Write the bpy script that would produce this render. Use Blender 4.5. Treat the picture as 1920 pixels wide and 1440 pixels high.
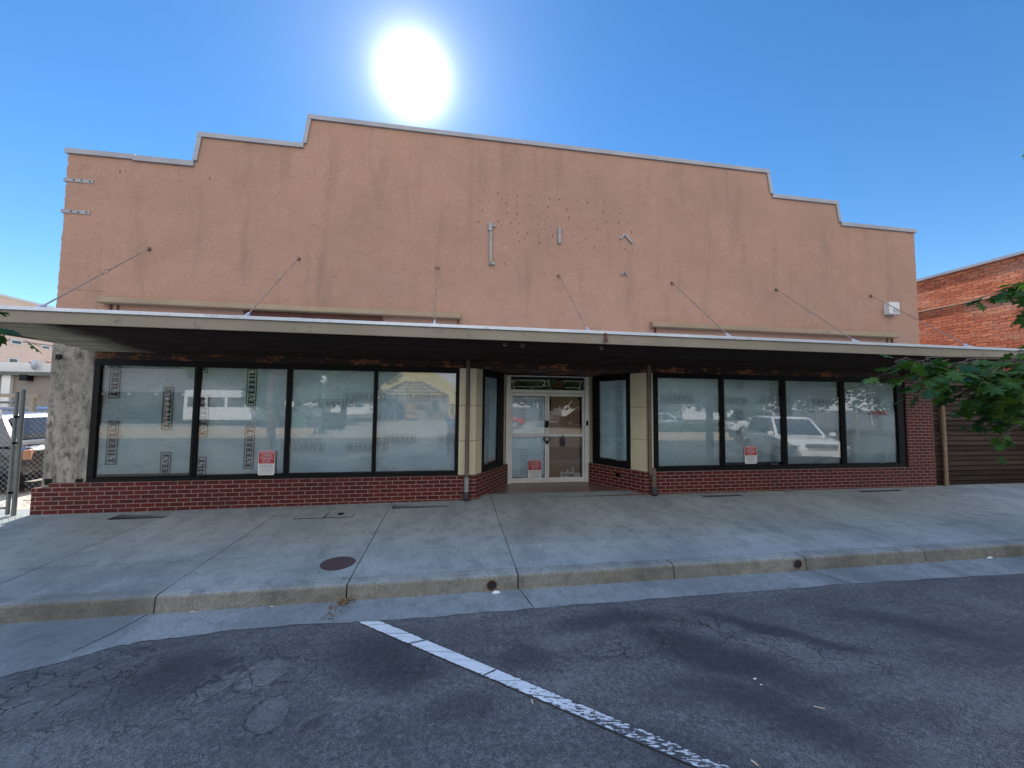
import bpy, bmesh, math, random
import numpy as np
from mathutils import Vector, Matrix, Euler
R = math.radians
random.seed(7)
rng = random.Random(11)
for o in list(bpy.data.objects): bpy.data.objects.remove(o)
scn = bpy.context.scene
COL = scn.collection

# ------------------------------------------------------------------ camera
D = 7.01; CZ = 1.75; FPX = 709.18
def camrot(pitch, yaw, roll):
    cy, sy, cp, sp = math.cos(yaw), math.sin(yaw), math.cos(pitch), math.sin(pitch)
    f = np.array([sy*cp, cy*cp, sp]); r = np.array([cy, -sy, 0.]); u = np.cross(r, f)
    cr, sr = math.cos(roll), math.sin(roll)
    return np.array([cr*r+sr*u, -sr*r+cr*u, f])
RC = camrot(R(3.236), R(8.913), R(0.571))
cam = bpy.data.cameras.new('camera'); camo = bpy.data.objects.new('camera', cam); COL.objects.link(camo)
cam.sensor_fit = 'HORIZONTAL'; cam.sensor_width = 36; cam.lens = 36*FPX/1920
cam.clip_start = 0.02; cam.clip_end = 4000
M3 = Matrix(((RC[0][0], RC[1][0], -RC[2][0]), (RC[0][1], RC[1][1], -RC[2][1]), (RC[0][2], RC[1][2], -RC[2][2])))
camo.matrix_world = Matrix.Translation((0, -D, CZ)) @ M3.to_4x4()
scn.camera = camo

# ------------------------------------------------------------------ sky, sun, exposure
SUN_EL = 41.1; SUN_AZ = -6.85           # azimuth from +y towards +x
sund = Vector((math.sin(R(SUN_AZ))*math.cos(R(SUN_EL)), math.cos(R(SUN_AZ))*math.cos(R(SUN_EL)), math.sin(R(SUN_EL))))
w = bpy.data.worlds.new('World'); scn.world = w; w.use_nodes = True
nt = w.node_tree; nt.nodes.clear()
out = nt.nodes.new('ShaderNodeOutputWorld'); bg = nt.nodes.new('ShaderNodeBackground')
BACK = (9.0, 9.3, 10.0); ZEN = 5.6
sky = nt.nodes.new('ShaderNodeTexSky'); sky.sky_type = 'NISHITA'; sky.sun_disc = False
sky.sun_elevation = R(SUN_EL); sky.sun_rotation = R(SUN_AZ)
sky.air_density = 1.0; sky.dust_density = 0.0; sky.ozone_density = 3.0; sky.altitude = 0
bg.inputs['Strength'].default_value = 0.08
hs_ = nt.nodes.new('ShaderNodeHueSaturation'); hs_.inputs['Saturation'].default_value = 1.25
nt.links.new(sky.outputs[0], hs_.inputs['Color'])
# bright sky added overhead and behind the camera, unseen, to fill the shaded facade
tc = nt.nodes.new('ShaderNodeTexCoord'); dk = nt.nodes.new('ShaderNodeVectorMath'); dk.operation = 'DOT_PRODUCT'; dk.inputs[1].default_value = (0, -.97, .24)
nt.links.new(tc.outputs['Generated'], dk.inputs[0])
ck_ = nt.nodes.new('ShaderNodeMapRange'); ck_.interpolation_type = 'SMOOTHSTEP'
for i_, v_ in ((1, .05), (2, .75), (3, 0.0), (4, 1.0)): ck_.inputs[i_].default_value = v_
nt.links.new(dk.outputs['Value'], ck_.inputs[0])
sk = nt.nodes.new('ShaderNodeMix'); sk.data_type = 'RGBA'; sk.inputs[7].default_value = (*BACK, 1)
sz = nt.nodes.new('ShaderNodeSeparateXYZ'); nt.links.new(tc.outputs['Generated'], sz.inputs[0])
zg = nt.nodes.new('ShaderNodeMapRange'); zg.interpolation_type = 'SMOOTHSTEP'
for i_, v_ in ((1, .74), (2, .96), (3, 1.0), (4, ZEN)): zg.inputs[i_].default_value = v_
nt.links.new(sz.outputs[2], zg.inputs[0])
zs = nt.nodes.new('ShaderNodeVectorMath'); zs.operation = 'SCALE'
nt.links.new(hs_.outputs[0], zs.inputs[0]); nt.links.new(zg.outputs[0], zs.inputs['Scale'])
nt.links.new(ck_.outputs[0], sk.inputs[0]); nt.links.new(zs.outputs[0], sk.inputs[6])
# the glare of the sun's disc and its aureole in the sky
geo = nt.nodes.new('ShaderNodeTexCoord')
dot = nt.nodes.new('ShaderNodeVectorMath'); dot.operation = 'DOT_PRODUCT'; dot.inputs[1].default_value = sund
nrm = nt.nodes.new('ShaderNodeVectorMath'); nrm.operation = 'NORMALIZE'
nt.links.new(geo.outputs['Generated'], nrm.inputs[0]); nt.links.new(nrm.outputs[0], dot.inputs[0])
ac = nt.nodes.new('ShaderNodeMath'); ac.operation = 'ARCCOSINE'; nt.links.new(dot.outputs['Value'], ac.inputs[0])
def expo(k, amp):
    m1 = nt.nodes.new('ShaderNodeMath'); m1.operation = 'MULTIPLY'; m1.inputs[1].default_value = -k; nt.links.new(ac.outputs[0], m1.inputs[0])
    m2 = nt.nodes.new('ShaderNodeMath'); m2.operation = 'EXPONENT'; nt.links.new(m1.outputs[0], m2.inputs[0])
    m3 = nt.nodes.new('ShaderNodeMath'); m3.operation = 'MULTIPLY'; m3.inputs[1].default_value = amp; nt.links.new(m2.outputs[0], m3.inputs[0]); return m3
e1, e2 = expo(48, 95.0), expo(8.5, 3.4)
g4 = nt.nodes.new('ShaderNodeMath'); g4.operation = 'ADD'; nt.links.new(e1.outputs[0], g4.inputs[0]); nt.links.new(e2.outputs[0], g4.inputs[1])
halo = nt.nodes.new('ShaderNodeMix'); halo.data_type = 'RGBA'; halo.blend_type = 'ADD'; halo.inputs[0].default_value = 1
hc = nt.nodes.new('ShaderNodeVectorMath'); hc.operation = 'SCALE'; hc.inputs[0].default_value = (1.0, .98, .92)
nt.links.new(g4.outputs[0], hc.inputs['Scale'])
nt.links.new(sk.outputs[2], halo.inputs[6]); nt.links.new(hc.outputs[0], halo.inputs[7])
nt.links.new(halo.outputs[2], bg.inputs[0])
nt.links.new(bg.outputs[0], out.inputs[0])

sl = bpy.data.lights.new('sun', 'SUN'); sl.energy = 4.5; sl.angle = R(0.53); sl.color = (1, .95, .87)
so = bpy.data.objects.new('sun', sl); COL.objects.link(so); so.rotation_euler = sund.to_track_quat('Z', 'Y').to_euler()
so.location = (0, 0, 30)
scn.view_settings.view_transform = 'Standard'; scn.view_settings.look = 'None'
scn.view_settings.exposure = 1.17; scn.view_settings.gamma = 1.0
scn.cycles.max_bounces = 8; scn.cycles.transparent_max_bounces = 16

# ------------------------------------------------------------------ survey helpers: photo pixel -> point in the world
CAM = np.array([0, -D, CZ])
def ray(x, y): return RC.T @ np.array([(x-960)/FPX, (720-y)/FPX, 1])
def fac(x, y, Y=0.):
    d = ray(x, y); return CAM + d*(Y+D)/d[1]
def gnd(x, y, z=0.):
    d = ray(x, y); return CAM + d*(z-CZ)/d[2]

# ------------------------------------------------------------------ material helpers
class NT:
    def __init__(s, name):
        s.m = bpy.data.materials.new(name); s.m.use_nodes = True; s.t = s.m.node_tree
        s.b = s.t.nodes['Principled BSDF']; s.o = s.t.nodes['Material Output']
    def n(s, typ, **k):
        nd = s.t.nodes.new('ShaderNode'+typ)
        for a, v in k.items():
            if a.startswith('i_'): nd.inputs[int(a[2:]) if a[2:].isdigit() else a[2:].replace('_', ' ')].default_value = v
            else: setattr(nd, a, v)
        return nd
    def l(s, a, b): s.t.links.new(a, b)
    def coord(s, kind='Object'): return s.n('TexCoord').outputs[kind]
    def noise(s, scale, det=4, rough=.55, vec=None, dist=0.):
        nd = s.n('TexNoise', i_Scale=scale, i_Detail=det, i_Roughness=rough, i_Distortion=dist)
        s.l(vec or s.coord(), nd.inputs['Vector']); return nd.outputs[0]
    def vmap(s, vec, scale=(1, 1, 1), loc=(0, 0, 0), rot=(0, 0, 0)):
        nd = s.n('Mapping'); nd.inputs['Scale'].default_value = scale; nd.inputs['Location'].default_value = loc; nd.inputs['Rotation'].default_value = rot
        s.l(vec, nd.inputs[0]); return nd.outputs[0]
    def rng(s, v, a, b, c=0., d=1., smooth=False):
        nd = s.n('MapRange'); nd.inputs[1].default_value = a; nd.inputs[2].default_value = b
        nd.inputs[3].default_value = c; nd.inputs[4].default_value = d
        if smooth: nd.interpolation_type = 'SMOOTHSTEP'
        s.l(v, nd.inputs[0]); return nd.outputs[0]
    def mix(s, f, a, b, mode='MIX'):
        nd = s.n('Mix', data_type='RGBA', blend_type=mode)
        for k, v in ((0, f), (6, a), (7, b)):
            if isinstance(v, bpy.types.NodeSocket): s.l(v, nd.inputs[k])
            elif k == 0: nd.inputs[0].default_value = v
            else: nd.inputs[k].default_value = (*v, 1) if len(v) == 3 else v
        return nd.outputs[2]
    def math(s, op, a, b=None):
        nd = s.n('Math', operation=op)
        for k, v in ((0, a), (1, b)):
            if v is None: continue
            if isinstance(v, bpy.types.NodeSocket): s.l(v, nd.inputs[k])
            else: nd.inputs[k].default_value = v
        return nd.outputs[0]
    def bump(s, h, strength=.3, dist=.01, prev=None):
        nd = s.n('Bump'); nd.inputs['Strength'].default_value = strength; nd.inputs['Distance'].default_value = dist
        s.l(h, nd.inputs['Height'])
        if prev: s.l(prev, nd.inputs['Normal'])
        return nd.outputs[0]
    def done(s, col=None, rough=None, nor=None, metal=None, spec=None):
        for k, v in (('Base Color', col), ('Roughness', rough), ('Normal', nor), ('Metallic', metal), ('Specular IOR Level', spec)):
            if v is None: continue
            if isinstance(v, bpy.types.NodeSocket): s.l(v, s.b.inputs[k])
            else: s.b.inputs[k].default_value = (*v, 1) if isinstance(v, tuple) and len(v) == 3 else v
        return s.m
def worn(name, c1, c2, rough=.6, scale=3., bscale=40., bstr=.15, metal=0., spec=.5, c3=None, contrast=(.35, .65)):
    n = NT(name); a = n.noise(scale, 6, .6)
    col = n.mix(n.rng(a, *contrast), c1, c2)
    if c3: col = n.mix(n.rng(n.noise(scale*4.3, 8, .7), .58, .72), col, c3)
    f = n.noise(bscale, 4)
    col = n.mix(n.rng(f, .3, .7, 0., .25), col, tuple(x*.6 for x in c1))
    return n.done(col, n.rng(a, .3, .7, rough*.85, min(1, rough*1.12)), n.bump(f, bstr, .004), metal, spec)

M = {}
# stucco
n = NT('stucco'); co = n.coord()
big = n.noise(.45, 5, .6, dist=.4); mid = n.noise(2.4, 6, .65); fine = n.noise(38, 5, .6); trowel = n.noise(11, 7, .68, dist=1.6)
col = n.mix(n.rng(big, .32, .68), (.485, .280, .200), (.385, .235, .172))
col = n.mix(n.rng(mid, .4, .75, 0, .35), col, (.52, .33, .26))
stre = n.noise(1.5, 6, .65, n.vmap(co, (1.6, 1, .28)))
col = n.mix(n.rng(stre, .53, .70, 0, .5), col, (.25, .165, .13))
col = n.mix(n.rng(trowel, .57, .66, 0, .5), col, (.27, .175, .145))
col = n.mix(n.rng(n.noise(5.5, 8, .72, dist=2.2), .60, .68, 0, .4), col, (.60, .42, .35))
col = n.mix(n.rng(fine, .35, .65, 0, .16), col, (.22, .14, .11))
b1 = n.bump(fine, .6, .014); b2 = n.bump(trowel, .6, .028, b1); b3 = n.bump(mid, .3, .04, b2)
M['stucco'] = n.done(col, .92, b3, spec=.2)
# brick (uses UVs in metres)
def brick(name, c1, c2, mort, w_=.2032, h_=.0677, ms=.0052, bias=0., rough=.65, bump=.7, warp=0., dirt=(.05, .03, .03), dirtamt=.35):
    n = NT(name); uv = n.coord('UV')
    if warp:
        nz = n.n('TexNoise', i_Scale=4.5, i_Detail=3.); n.l(uv, nz.inputs['Vector'])
        sub = n.n('VectorMath', operation='SUBTRACT'); n.l(nz.outputs[1], sub.inputs[0]); sub.inputs[1].default_value = (.5, .5, .5)
        sc = n.n('VectorMath', operation='SCALE'); n.l(sub.outputs[0], sc.inputs[0]); sc.inputs['Scale'].default_value = warp
        ad = n.n('VectorMath', operation='ADD'); n.l(uv, ad.inputs[0]); n.l(sc.outputs[0], ad.inputs[1]); uv = ad.outputs[0]
    bt = n.n('TexBrick', offset=.5); n.l(uv, bt.inputs['Vector'])
    for k, v in (('Scale', 1.), ('Brick Width', w_), ('Row Height', h_), ('Mortar Size', ms), ('Mortar Smooth', .15), ('Bias', bias)): bt.inputs[k].default_value = v
    bt.inputs['Color1'].default_value = (*c1, 1); bt.inputs['Color2'].default_value = (*c2, 1); bt.inputs['Mortar'].default_value = (*mort, 1)
    ns = n.noise(1.3, 6, .65); nf = n.noise(60, 4)
    col = n.mix(n.rng(ns, .42, .72, 0, dirtamt), bt.outputs[0], dirt)
    col = n.mix(n.rng(nf, .35, .7, 0, .3), col, tuple(x*.5 for x in c1))
    inv = n.math('SUBTRACT', 1., bt.outputs['Fac'])
    h = n.math('MULTIPLY_ADD', nf, .25); n.l(inv, h.node.inputs[2])
    return n.done(col, rough, n.bump(h, bump, .008), spec=.2)
M['brick'] = brick('glazed_brick', (.120, .015, .014), (.062, .010, .011), (.34, .25, .20), rough=.55, ms=.0058)
# old brick: rough, spalled, pale lime patches
n = NT('old_brick'); uv = n.coord('UV')
nz = n.n('TexNoise', i_Scale=5., i_Detail=3.); n.l(uv, nz.inputs['Vector'])
sub = n.n('VectorMath', operation='SUBTRACT'); n.l(nz.outputs[1], sub.inputs[0]); sub.inputs[1].default_value = (.5, .5, .5)
sc = n.n('VectorMath', operation='SCALE'); n.l(sub.outputs[0], sc.inputs[0]); sc.inputs['Scale'].default_value = .12
ad = n.n('VectorMath', operation='ADD'); n.l(uv, ad.inputs[0]); n.l(sc.outputs[0], ad.inputs[1])
bt = n.n('TexBrick', offset=.5); n.l(ad.outputs[0], bt.inputs['Vector'])
for k, v in (('Scale', 1.), ('Brick Width', .23), ('Row Height', .082), ('Mortar Size', .009), ('Mortar Smooth', .5), ('Bias', -.1)): bt.inputs[k].default_value = v
bt.inputs['Color1'].default_value = (.62, .19, .09, 1); bt.inputs['Color2'].default_value = (.40, .10, .05, 1); bt.inputs['Mortar'].default_value = (.24, .12, .085, 1)
lime = n.noise(1.1, 7, .7, n.vmap(n.coord('UV'), (.5, 1.6, 1)))
col = n.mix(n.rng(lime, .50, .68, 0, .65), bt.outputs[0], (.68, .40, .27))
col = n.mix(n.rng(n.noise(7, 5, .7), .6, .7, 0, .7), col, (.12, .045, .03))
inv = n.math('SUBTRACT', 1., bt.outputs['Fac'])
h = n.math('MULTIPLY_ADD', n.noise(14, 6, .7), .9); n.l(inv, h.node.inputs[2])
M['oldbrick'] = n.done(col, .9, n.bump(h, 1., .03), spec=.1)
# concrete
def concrete(name, base, dark, light, spots=True):
    n = NT(name); a = n.noise(.6, 6, .62, dist=.5); b = n.noise(4.5, 8, .74); c = n.noise(150, 3); st = n.noise(1.1, 6, .65, n.vmap(n.coord(), (1, .45, 1), rot=(0, 0, .3)))
    col = n.mix(n.rng(a, .33, .67), base, light)
    col = n.mix(n.rng(st, .46, .66, 0, .6), col, dark)
    col = n.mix(n.rng(b, .48, .66, 0, .62), col, dark)
    col = n.mix(n.rng(n.noise(45, 5, .7), .45, .66, 0, .55), col, dark)
    pal = n.noise(3.2, 7, .75, n.vmap(n.coord(), (1, .6, 1), rot=(0, 0, -.4)))
    col = n.mix(n.rng(pal, .58, .68, 0, .5), col, light)
    col = n.mix(n.rng(c, .35, .65, 0, .35), col, tuple(x*.4 for x in base))
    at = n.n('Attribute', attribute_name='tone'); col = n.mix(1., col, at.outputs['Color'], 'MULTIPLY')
    if spots:
        v = n.n('TexVoronoi', feature='F1'); v.inputs['Scale'].default_value = 2.1; n.l(n.coord(), v.inputs['Vector'])
        col = n.mix(n.rng(v.outputs['Distance'], .018, .05, .75, 0), col, tuple(x*.25 for x in base))
    return n.done(col, n.rng(a, .3, .7, .72, .9), n.bump(c, .35, .003, n.bump(b, .25, .01)), spec=.3)
M['walk'] = concrete('sidewalk_concrete', (.265, .300, .300), (.135, .155, .160), (.365, .395, .390))
M['kerb'] = concrete('kerb_concrete', (.215, .21, .175), (.075, .074, .066), (.30, .295, .265), False)
M['gutter'] = concrete('gutter_concrete', (.225, .25, .25), (.105, .118, .12), (.30, .32, .315), False)
M['lot'] = concrete('lot_concrete', (.42, .38, .31), (.3, .27, .22), (.5, .46, .38), False)
M['joint'] = worn('joint_dirt', (.03, .028, .025), (.06, .05, .04), .95)
M['pillar'] = None
n = NT('mossy_plaster'); co = n.coord()
a = n.noise(2.2, 8, .7, n.vmap(co, (1.5, 1, .7))); b = n.noise(7, 8, .75, n.vmap(co, (1.3, 1, .6))); c = n.noise(45, 5)
col = n.mix(n.rng(a, .36, .6), (.44, .40, .34), (.25, .235, .205))
col = n.mix(n.rng(b, .48, .62, 0, .9), col, (.065, .062, .06))
col = n.mix(n.rng(n.noise(3.1, 6, .7), .58, .7, 0, .7), col, (.46, .43, .38))
col = n.mix(n.rng(c, .4, .7, 0, .3), col, (.1, .095, .085))
M['pillar'] = n.done(col, .9, n.bump(c, .4, .008, n.bump(b, .3, .012)), spec=.2)

# asphalt
n = NT('asphalt'); co = n.coord()
warpn = n.n('TexNoise', i_Scale=1.3, i_Detail=5., i_Roughness=.6); n.l(co, warpn.inputs['Vector'])
sub = n.n('VectorMath', operation='SUBTRACT'); n.l(warpn.outputs[1], sub.inputs[0]); sub.inputs[1].default_value = (.5, .5, .5)
sc = n.n('VectorMath', operation='SCALE'); n.l(sub.outputs[0], sc.inputs[0]); sc.inputs['Scale'].default_value = .55
wv = n.n('VectorMath', operation='ADD'); n.l(co, wv.inputs[0]); n.l(sc.outputs[0], wv.inputs[1]); wv = wv.outputs[0]
def ellipse(px, py, rx, ry, ang, inner=.45, amt=1., vec=None):
    P = gnd(px, py, -.214)
    sub = n.n('VectorMath', operation='SUBTRACT'); n.l(vec or wv, sub.inputs[0]); sub.inputs[1].default_value = (P[0], P[1], 0)
    rot = n.n('VectorRotate', rotation_type='Z_AXIS'); rot.inputs['Angle'].default_value = -R(ang); n.l(sub.outputs[0], rot.inputs['Vector'])
    mul = n.n('VectorMath', operation='MULTIPLY'); n.l(rot.outputs[0], mul.inputs[0]); mul.inputs[1].default_value = (1/rx, 1/ry, 0)
    ln = n.n('VectorMath', operation='LENGTH'); n.l(mul.outputs[0], ln.inputs[0])
    return n.rng(ln.outputs['Value'], inner, 1., amt, 0., True)
def union(lst):
    r = lst[0]
    for q in lst[1:]: r = n.math('MAXIMUM', r, q)
    return r
big = n.noise(.5, 5, .6); med = n.noise(3, 6, .65)
g1 = n.noise(95, 3, .6); g2_ = n.noise(230, 2, .6)
col = n.mix(n.rng(big, .35, .65), (.092, .088, .086), (.130, .124, .120))
pale = union([ellipse(490, 1272, .17, .27, -24, .6, 1), ellipse(400, 1300, .10, .24, -40, .6, .8), ellipse(497, 1345, .13, .17, -10, .6, .7), ellipse(150, 1290, .6, .4, 10, .3, .8), ellipse(1580, 1250, 1.3, .22, -35, .3, .6), ellipse(1050, 1205, .38, .14, 0, .4, .9), ellipse(1750, 1290, 1.8, .35, -32, .3, .45), ellipse(200, 1400, .7, .35, 0, .2, .5)])
col = n.mix(pale, col, (.165, .158, .15))
darkm = union([ellipse(720, 1230, .75, .40, -35, .2, .85), ellipse(870, 1330, .30, .14, 0, .5, .45), ellipse(1150, 1165, .8, .20, 0, .3, .8), ellipse(1330, 1230, 1.0, .30, -38, .25, .95), ellipse(1440, 1180, 1.0, .15, -36, .3, .9), ellipse(1480, 1340, .9, .26, -38, .2, .8), ellipse(990, 1240, .4, .3, 0, .2, .7), ellipse(1700, 1170, 1.2, .25, -30, .2, .55), ellipse(330, 1270, .45, .55, 0, .2, .7), ellipse(1300, 1420, .8, .3, -38, .2, .5)])
col = n.mix(n.math('MULTIPLY', darkm, n.rng(med, .3, .62, .55, 1)), col, (.040, .040, .043))
spots = union([ellipse(425, 1250, .085, .06, 10, .7, .8), ellipse(437, 1267, .07, .045, 10, .7, .7), ellipse(258, 1215, .06, .04, 0, .7, .8), ellipse(275, 1220, .05, .03, 0, .7, .8), ellipse(420, 1220, .06, .035, 0, .7, .9), ellipse(590, 1352, .10, .04, 40, .6, .8), ellipse(300, 1232, .05, .03, 0, .6, .5), ellipse(548, 1232, .06, .035, 0, .6, .7), ellipse(1222, 1195, .06, .035, 0, .6, .9), ellipse(1052, 1263, .03, .02, 0, .6, .9), ellipse(957, 1222, .03, .02, 0, .6, .9)])
col = n.mix(spots, col, (.045, .036, .040))
# alligator cracks in the worn places
def cracks(scale, width, vec):
    v = n.n('TexVoronoi', feature='DISTANCE_TO_EDGE'); v.inputs['Scale'].default_value = scale; n.l(vec, v.inputs['Vector'])
    return n.rng(v.outputs['Distance'], 0., width, 1., 0.)
cz = union([ellipse(470, 1260, .75, .45, 20, .5), ellipse(100, 1280, 1.0, .55, 0, .5), ellipse(1290, 1150, .75, .25, 0, .5), ellipse(1180, 1215, .55, .22, 0, .4), ellipse(1420, 1200, 1.2, .32, -36, .4), ellipse(800, 1230, .6, .25, 0, .4, .6), ellipse(180, 1380, .8, .4, 0, .3, .6)])
w2 = n.n('TexNoise', i_Scale=7., i_Detail=4.); n.l(co, w2.inputs['Vector'])
s2 = n.n('VectorMath', operation='SCALE'); n.l(w2.outputs[1], s2.inputs[0]); s2.inputs['Scale'].default_value = .16
wv2 = n.n('VectorMath', operation='ADD'); n.l(wv, wv2.inputs[0]); n.l(s2.outputs[0], wv2.inputs[1]); wv2 = wv2.outputs[0]
ck = n.math('MAXIMUM', cracks(3.3, .020, wv2), n.math('MULTIPLY', cracks(9.5, .030, wv2), n.rng(med, .5, .6)))
ring = n.math('SUBTRACT', ellipse(490, 1272, .17, .27, -24, .90), ellipse(490, 1272, .155, .255, -24, .90))
ring2 = n.math('SUBTRACT', ellipse(497, 1345, .13, .17, -10, .88), ellipse(497, 1345, .12, .155, -10, .88)); ring3 = n.math('SUBTRACT', ellipse(400, 1300, .10, .24, -40, .86), ellipse(400, 1300, .09, .225, -40, .86))
ring = n.math('MULTIPLY', union([ring, ring2, ring3]), n.rng(n.noise(6, 4, .7), .42, .56, 0, .75))
ckm = n.math('MAXIMUM', n.math('MULTIPLY', n.math('MULTIPLY', ck, cz), n.rng(n.noise(1.7, 3), .37, .5)), ring)
col = n.mix(n.math('MULTIPLY', ckm, .85), col, (.022, .021, .023))
# aggregate
col = n.mix(n.rng(n.noise(42, 4, .7), .44, .58, 0, .7), col, (.030, .030, .033))
col = n.mix(n.rng(g1, .42, .60, 0, .75), col, (.022, .022, .024))
col = n.mix(n.rng(g2_, .53, .66, 0, .75), col, (.36, .36, .35))
vv = n.n('TexVoronoi', feature='F1'); vv.inputs['Scale'].default_value = 24.; n.l(co, vv.inputs['Vector'])
col = n.mix(n.math('MULTIPLY', n.rng(vv.outputs['Distance'], .05, .11, 1, 0), n.rng(n.noise(60, 1), .52, .58)), col, (.5, .5, .48))
coarse = n.noise(24, 6, .78)
col = n.mix(n.rng(coarse, .50, .60, 0, .50), col, (.030, .030, .032)); col = n.mix(n.rng(coarse, .46, .36, 0, .40), col, (.23, .225, .215))
streak = n.noise(1.6, 7, .7, n.vmap(co, (.45, 1.5, 1), rot=(0, 0, .66)))
col = n.mix(n.rng(streak, .50, .66, 0, .55), col, (.035, .035, .037)); col = n.mix(n.rng(streak, .47, .34, 0, .35), col, (.19, .185, .175))
blot = n.rng(n.noise(.85, 7, .68, dist=1.2), .46, .64, 0, .50)
col = n.mix(blot, col, n.mix(.6, col, (.025, .025, .028)))
col = n.mix(n.math('MULTIPLY', darkm, .72), col, (.018, .018, .020)); col = n.mix(n.math('MULTIPLY', spots, .5), col, (.02, .017, .018))
col = n.mix(n.math('MULTIPLY', pale, .18), col, (.24, .235, .23))
col = n.mix(n.math('MULTIPLY', ckm, .8), col, (.014, .014, .015))
hgt = n.math('MULTIPLY_ADD', ckm, -2.5); n.l(g1, hgt.node.inputs[2])
M['asphalt'] = n.done(col, n.rng(med, .3, .7, .62, .82), n.bump(hgt, .75, .006), spec=.45)
asph_col = col
# worn white road paint: asphalt shows through
n = NT('road_paint'); co = n.coord('UV')
wr = n.noise(34, 5, .65, co); wl = n.noise(2.2, 3, .5, co)
sepx = n.n('SeparateXYZ'); n.l(co, sepx.inputs[0])
thr = n.rng(sepx.outputs[0], .9, 2.3, .30, .535)
edge_ = n.math('ABSOLUTE', n.math('SUBTRACT', sepx.outputs[1], .06)); eg = n.rng(edge_, .047, .060, 0, .30)
d_ = n.math('SUBTRACT', n.math('SUBTRACT', wr, thr), eg)
msk = n.rng(d_, -.012, .012)
cr = n.n('TexVoronoi', feature='DISTANCE_TO_EDGE'); cr.inputs['Scale'].default_value = 2.2; n.l(n.vmap(co, (1, .5, 1)), cr.inputs['Vector'])
msk = n.math('MULTIPLY', msk, n.rng(cr.outputs['Distance'], .004, .012))
pc = n.mix(n.rng(n.noise(12, 5, .6, co), .3, .7), (.62, .64, .65), (.45, .47, .48))
col = n.mix(msk, (.055, .055, .057), pc)
M['paint'] = n.done(col, .7, n.bump(n.noise(90, 3, .6, co), .5, .003), spec=.3)

M['soffit'] = None
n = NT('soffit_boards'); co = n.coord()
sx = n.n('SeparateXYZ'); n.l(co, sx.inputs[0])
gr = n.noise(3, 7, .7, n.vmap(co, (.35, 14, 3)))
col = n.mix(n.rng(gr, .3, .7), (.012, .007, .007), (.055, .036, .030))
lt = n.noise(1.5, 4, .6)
bl = n.rng(n.math('ADD', sx.outputs[0], n.math('MULTIPLY', lt, 1.0)), -4.7, -4.2, 1, 0)  # left end paler: bleached wood, with the sunlight on it put into colour
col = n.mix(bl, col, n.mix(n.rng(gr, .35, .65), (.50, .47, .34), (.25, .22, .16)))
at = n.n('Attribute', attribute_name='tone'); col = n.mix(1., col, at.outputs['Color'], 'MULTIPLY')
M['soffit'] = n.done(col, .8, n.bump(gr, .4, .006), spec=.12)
n = NT('peeling_header'); co = n.coord()
pe = n.noise(2.2, 7, .75, n.vmap(co, (1, 1, 2.5))); band = n.noise(.8, 2)
col = n.mix(n.rng(pe, .53, .57, 0, 1), (.022, .006, .006), (.30, .11, .035))
col = n.mix(n.rng(n.noise(16, 5, .7), .5, .6, 0, .8), col, (.025, .010, .008))
M['header'] = n.done(col, .7, n.bump(pe, .3, .005))
M['black'] = worn('black_metal', (.004, .004, .005), (.008, .008, .009), .5, 8, 60, .08, spec=.16)
M['fascia'] = worn('tan_fascia', (.29, .25, .19), (.24, .205, .155), .6, 1.2, 50, .12, c3=(.13, .10, .07))
M['hood'] = worn('tan_hood', (.36, .265, .165), (.30, .215, .14), .7, 1.6, 40, .2, c3=(.17, .12, .08))
M['flash'] = worn('galvanised_flashing', (.55, .60, .68), (.70, .74, .80), .38, 1.5, 30, .15, metal=.35, c3=(.38, .40, .44))
M['coping'] = worn('weathered_coping', (.27, .27, .29), (.38, .38, .40), .5, 1.1, 30, .15, metal=.25, c3=(.28, .26, .24))
M['cream'] = None
n = NT('cream_tile'); co = n.coord()
a = n.noise(1.8, 5)
col = n.mix(n.rng(a, .3, .7), (.62, .55, .38), (.52, .46, .32))
col = n.mix(n.rng(n.noise(9, 7, .75), .6, .7, 0, .5), col, (.28, .23, .16))
M['cream'] = n.done(col, .18, n.bump(n.noise(3, 2), .08, .01), spec=.6)
M['rod'] = worn('painted_rod', (.24, .165, .125), (.34, .25, .2), .6, 6, 60, .2)
M['rust'] = worn('rusty_iron', (.09, .035, .02), (.16, .07, .04), .8, 12, 60, .4)
M['steel'] = worn('galvanised_steel', (.24, .24, .25), (.38, .38, .39), .55, 5, 60, .15, metal=.3)
M['wire'] = worn('chain_link_wire', (.34, .36, .36), (.44, .45, .45), .5, 5, 60, .1)
M['gate_steel'] = worn('dull_gate_steel', (.13, .145, .14), (.20, .215, .21), .6, 5, 60, .15, metal=.2)
M['alu'] = worn('aluminium_frame', (.62, .61, .58), (.76, .75, .72), .35, 3, 60, .06, metal=.25, c3=(.42, .41, .39))
M['brown_pipe'] = worn('brown_pipe', (.105, .072, .055), (.16, .115, .09), .55, 4, 50, .2, c3=(.06, .04, .035))
M['shoe'] = worn('cast_iron', (.02, .016, .02), (.045, .035, .035), .6, 10, 50, .4)
n = NT('brown_boards'); co = n.coord(); gr = n.noise(2.5, 7, .7, n.vmap(co, (.5, 8, 9)))
col = n.mix(n.rng(gr, .3, .7), (.030, .019, .015), (.075, .052, .040)); at = n.n('Attribute', attribute_name='tone'); col = n.mix(1., col, at.outputs['Color'], 'MULTIPLY')
M['wood'] = n.done(col, .8, n.bump(gr, .4, .004), spec=.12)
M['wood_light'] = worn('weathered_post', (.20, .14, .085), (.30, .22, .14), .8, 3, 40, .4, c3=(.1, .07, .045))
M['dark_wood'] = worn('dark_stained_wood', (.075, .02, .012), (.14, .045, .02), .6, 2.2, 30, .2)
M['white_plastic'] = worn('white_plastic', (.62, .62, .58), (.7, .7, .66), .5, 3, 60, .05)
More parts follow.
